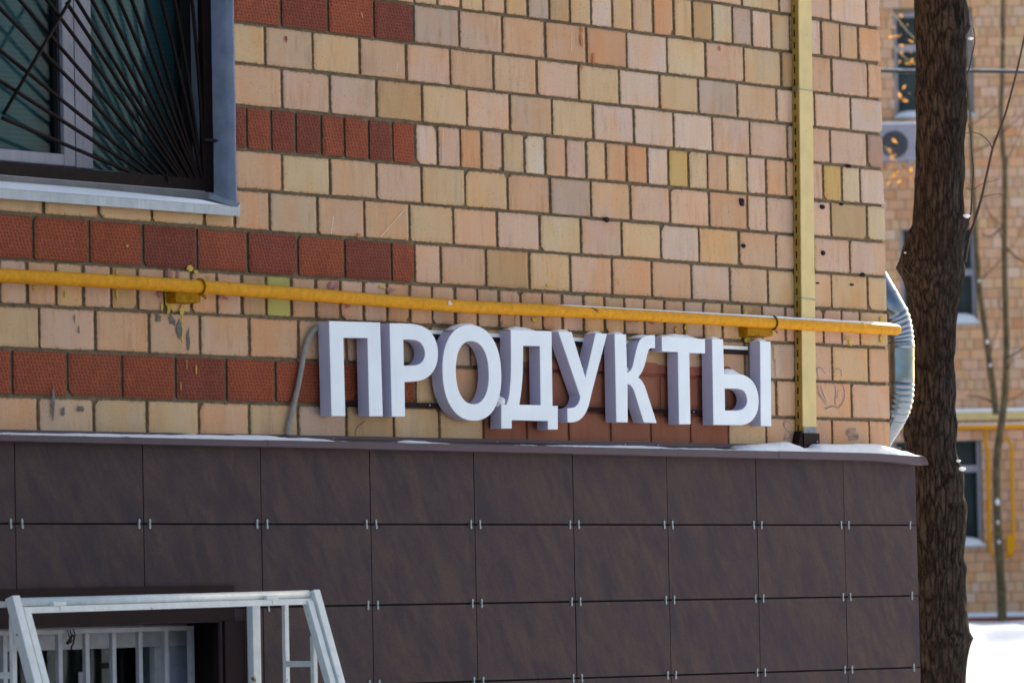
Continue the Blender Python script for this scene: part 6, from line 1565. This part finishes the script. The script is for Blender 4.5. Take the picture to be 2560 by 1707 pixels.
# ------------------------------------------------------------------ thin trees, leaves and cable between the houses
BT = thing('tree', 'slender olive grey tree forking into two stems before the far house', 'tree', Vector((D['bt'][0][-1][0], D['bt'][0][-1][1], .7)))
p0 = spline(D['bt'][0], 5)
p0 = [Vector((p0[0].x, p0[0].y, p0[0].z)) + Vector((.1, .05, 2.5))] + p0 + [p0[-1] - Vector((0, 0, .4))]
n = len(p0)
MB().tube(p0, [.028 + .044 * (i / n) ** 1.5 + .004 * mnoise.noise((i * .8, 0, 0)) for i in range(n)], 10).build('trunk', M['thinbark'], BT, smooth=True)
p1 = spline(D['bt'][1], 5)
p1 = [p1[0] + Vector((-.05, 0, 2.2))] + p1
n = len(p1)
MB().tube(p1, [.022 + .026 * (i / n) for i in range(n)], 10).build('stem', M['thinbark'], BT, smooth=True)
for tw in D['btw'][4:]:
    ps = spline(tw, 6)
    MB().tube(ps, [.012 * (1 - .6 * i / len(ps)) for i in range(len(ps))], 6).build('twig', M['twig'], BT, smooth=True)
for i in (8, 16, 24, 30, 38, 44):
    if i < len(p0):
        d_ = Vector((rnd.uniform(-1, 1), rnd.uniform(-1, 1), rnd.uniform(.1, .7)))
        ps = spline([p0[i], p0[i] + d_ * .25, p0[i] + d_ * .5 + Vector((0, 0, .12)), p0[i] + d_ * .8 + Vector((0, 0, .35))], 5)
        MB().tube(ps, [.010 * (1 - .75 * k / len(ps)) for k in range(len(ps))], 6).build('twig', M['twig'], BT, smooth=True)
for i, (pt, rr) in enumerate(((p1[34], .018), (p1[42], .024), (p1[47], .020), (p0[60], .032), (p0[62], .020), (p0[64], .020))):
    lump('snow_clump', pt + NV * -.05, rr, ('snow speck highest on the leaning stem of the slender tree', 'snow speck midway on the leaning stem of the slender tree', 'snow speck near the fork of the slender tree', 'largest snow lump on the lower trunk of the slender tree', 'middle snow lump on the lower trunk of the slender tree', 'lowest snow lump on the lower trunk of the slender tree')[i], 'snow clumps on the slender tree', (1, 1, 1.4))
for i in range(14):                                    # fine side branches, some carrying snow light
    st = (p0 if i % 2 else p1)[10 + i * 3]
    d_ = Vector((rnd.uniform(-1, 1), rnd.uniform(-1, 1), rnd.uniform(-.1, .6)))
    ps = spline([st, st + d_ * .35 + Vector((0, 0, .05)), st + d_ * .7 + Vector((rnd.uniform(-.1, .1), 0, .18)), st + d_ * 1.05 + Vector((0, 0, .45))], 5)
    MB().tube(ps, [.009 * (1 - .8 * k_ / len(ps)) for k_ in range(len(ps))], 6).build('twig', M['twig'], BT, smooth=True)
LT_ = thing('tree', 'dry twigs with clusters of orange leaves hanging between the houses', 'tree', Vector((D['btw'][0][0][0], D['btw'][0][0][1], .7)))
root = Vector((D['btw'][0][0][0] + 1.2, D['btw'][0][0][1] + 3.5, .6))
trunk_pts = spline([root, root + Vector((.1, .0, 4)), Vector(D['btw'][0][0]) + Vector((.3, .8, 3.0)), Vector(D['btw'][0][0]) + Vector((.2, .5, 5.0))], 8)
MB().tube(trunk_pts, [.07 - .05 * i / len(trunk_pts) for i in range(len(trunk_pts))], 8).build('trunk', M['thinbark'], LT_, smooth=True)
for tw in D['btw'][:4]:
    ps = spline([tuple(trunk_pts[-4])] + tw, 6) if tw is D['btw'][0] else spline(tw, 6)
    MB().tube(ps, [.007 * (1 - .5 * i / len(ps)) for i in range(len(ps))], 6).build('twig', M['straw'], LT_, smooth=True)
lv = MB()
for c in D['leaves']:
    for k in range(3):
        p_ = Vector(c) + Vector((rnd.gauss(0, .035), rnd.gauss(0, .05), rnd.gauss(0, .05)))
        u_ = Vector((rnd.uniform(-1, 1), rnd.uniform(-1, 1), rnd.uniform(-1, .2))).normalized() * rnd.uniform(.025, .05)
        s_ = u_.cross(Vector((rnd.uniform(-1, 1), rnd.uniform(-1, 1), rnd.uniform(-1, 1)))).normalized() * rnd.uniform(.012, .022)
        lv.add([p_ - u_, p_ + s_, p_ + u_, p_ - s_], [(0, 1, 2), (0, 2, 3)])
lv.build('dry_leaves', M['leaf'], LT_, kind='stuff')
cb = spline(D['cable'], 8)
cb = [cb[0] + (cb[0] - cb[1]).normalized() * 14] + cb + [cb[-1] + (cb[-1] - cb[-2]).normalized() * 14]
co = MB().tube(cb, .0155, 8).build('overhead_cable', M['gasket'], None, smooth=True)
tag(co, 'dark overhead cable strung behind the thick tree', 'cable')
cs = [p + Vector((0, 0, .0185)) for p in cb]
tag(MB().tube(cs, [max(.001, .006 * (1 + 1.6 * mnoise.noise((k * .9, 0, 0)))) for k in range(len(cs))], 6).build('cable_snow', M['snow'], None, smooth=True), 'line of snow lying on the overhead cable', 'snow', kind='stuff')
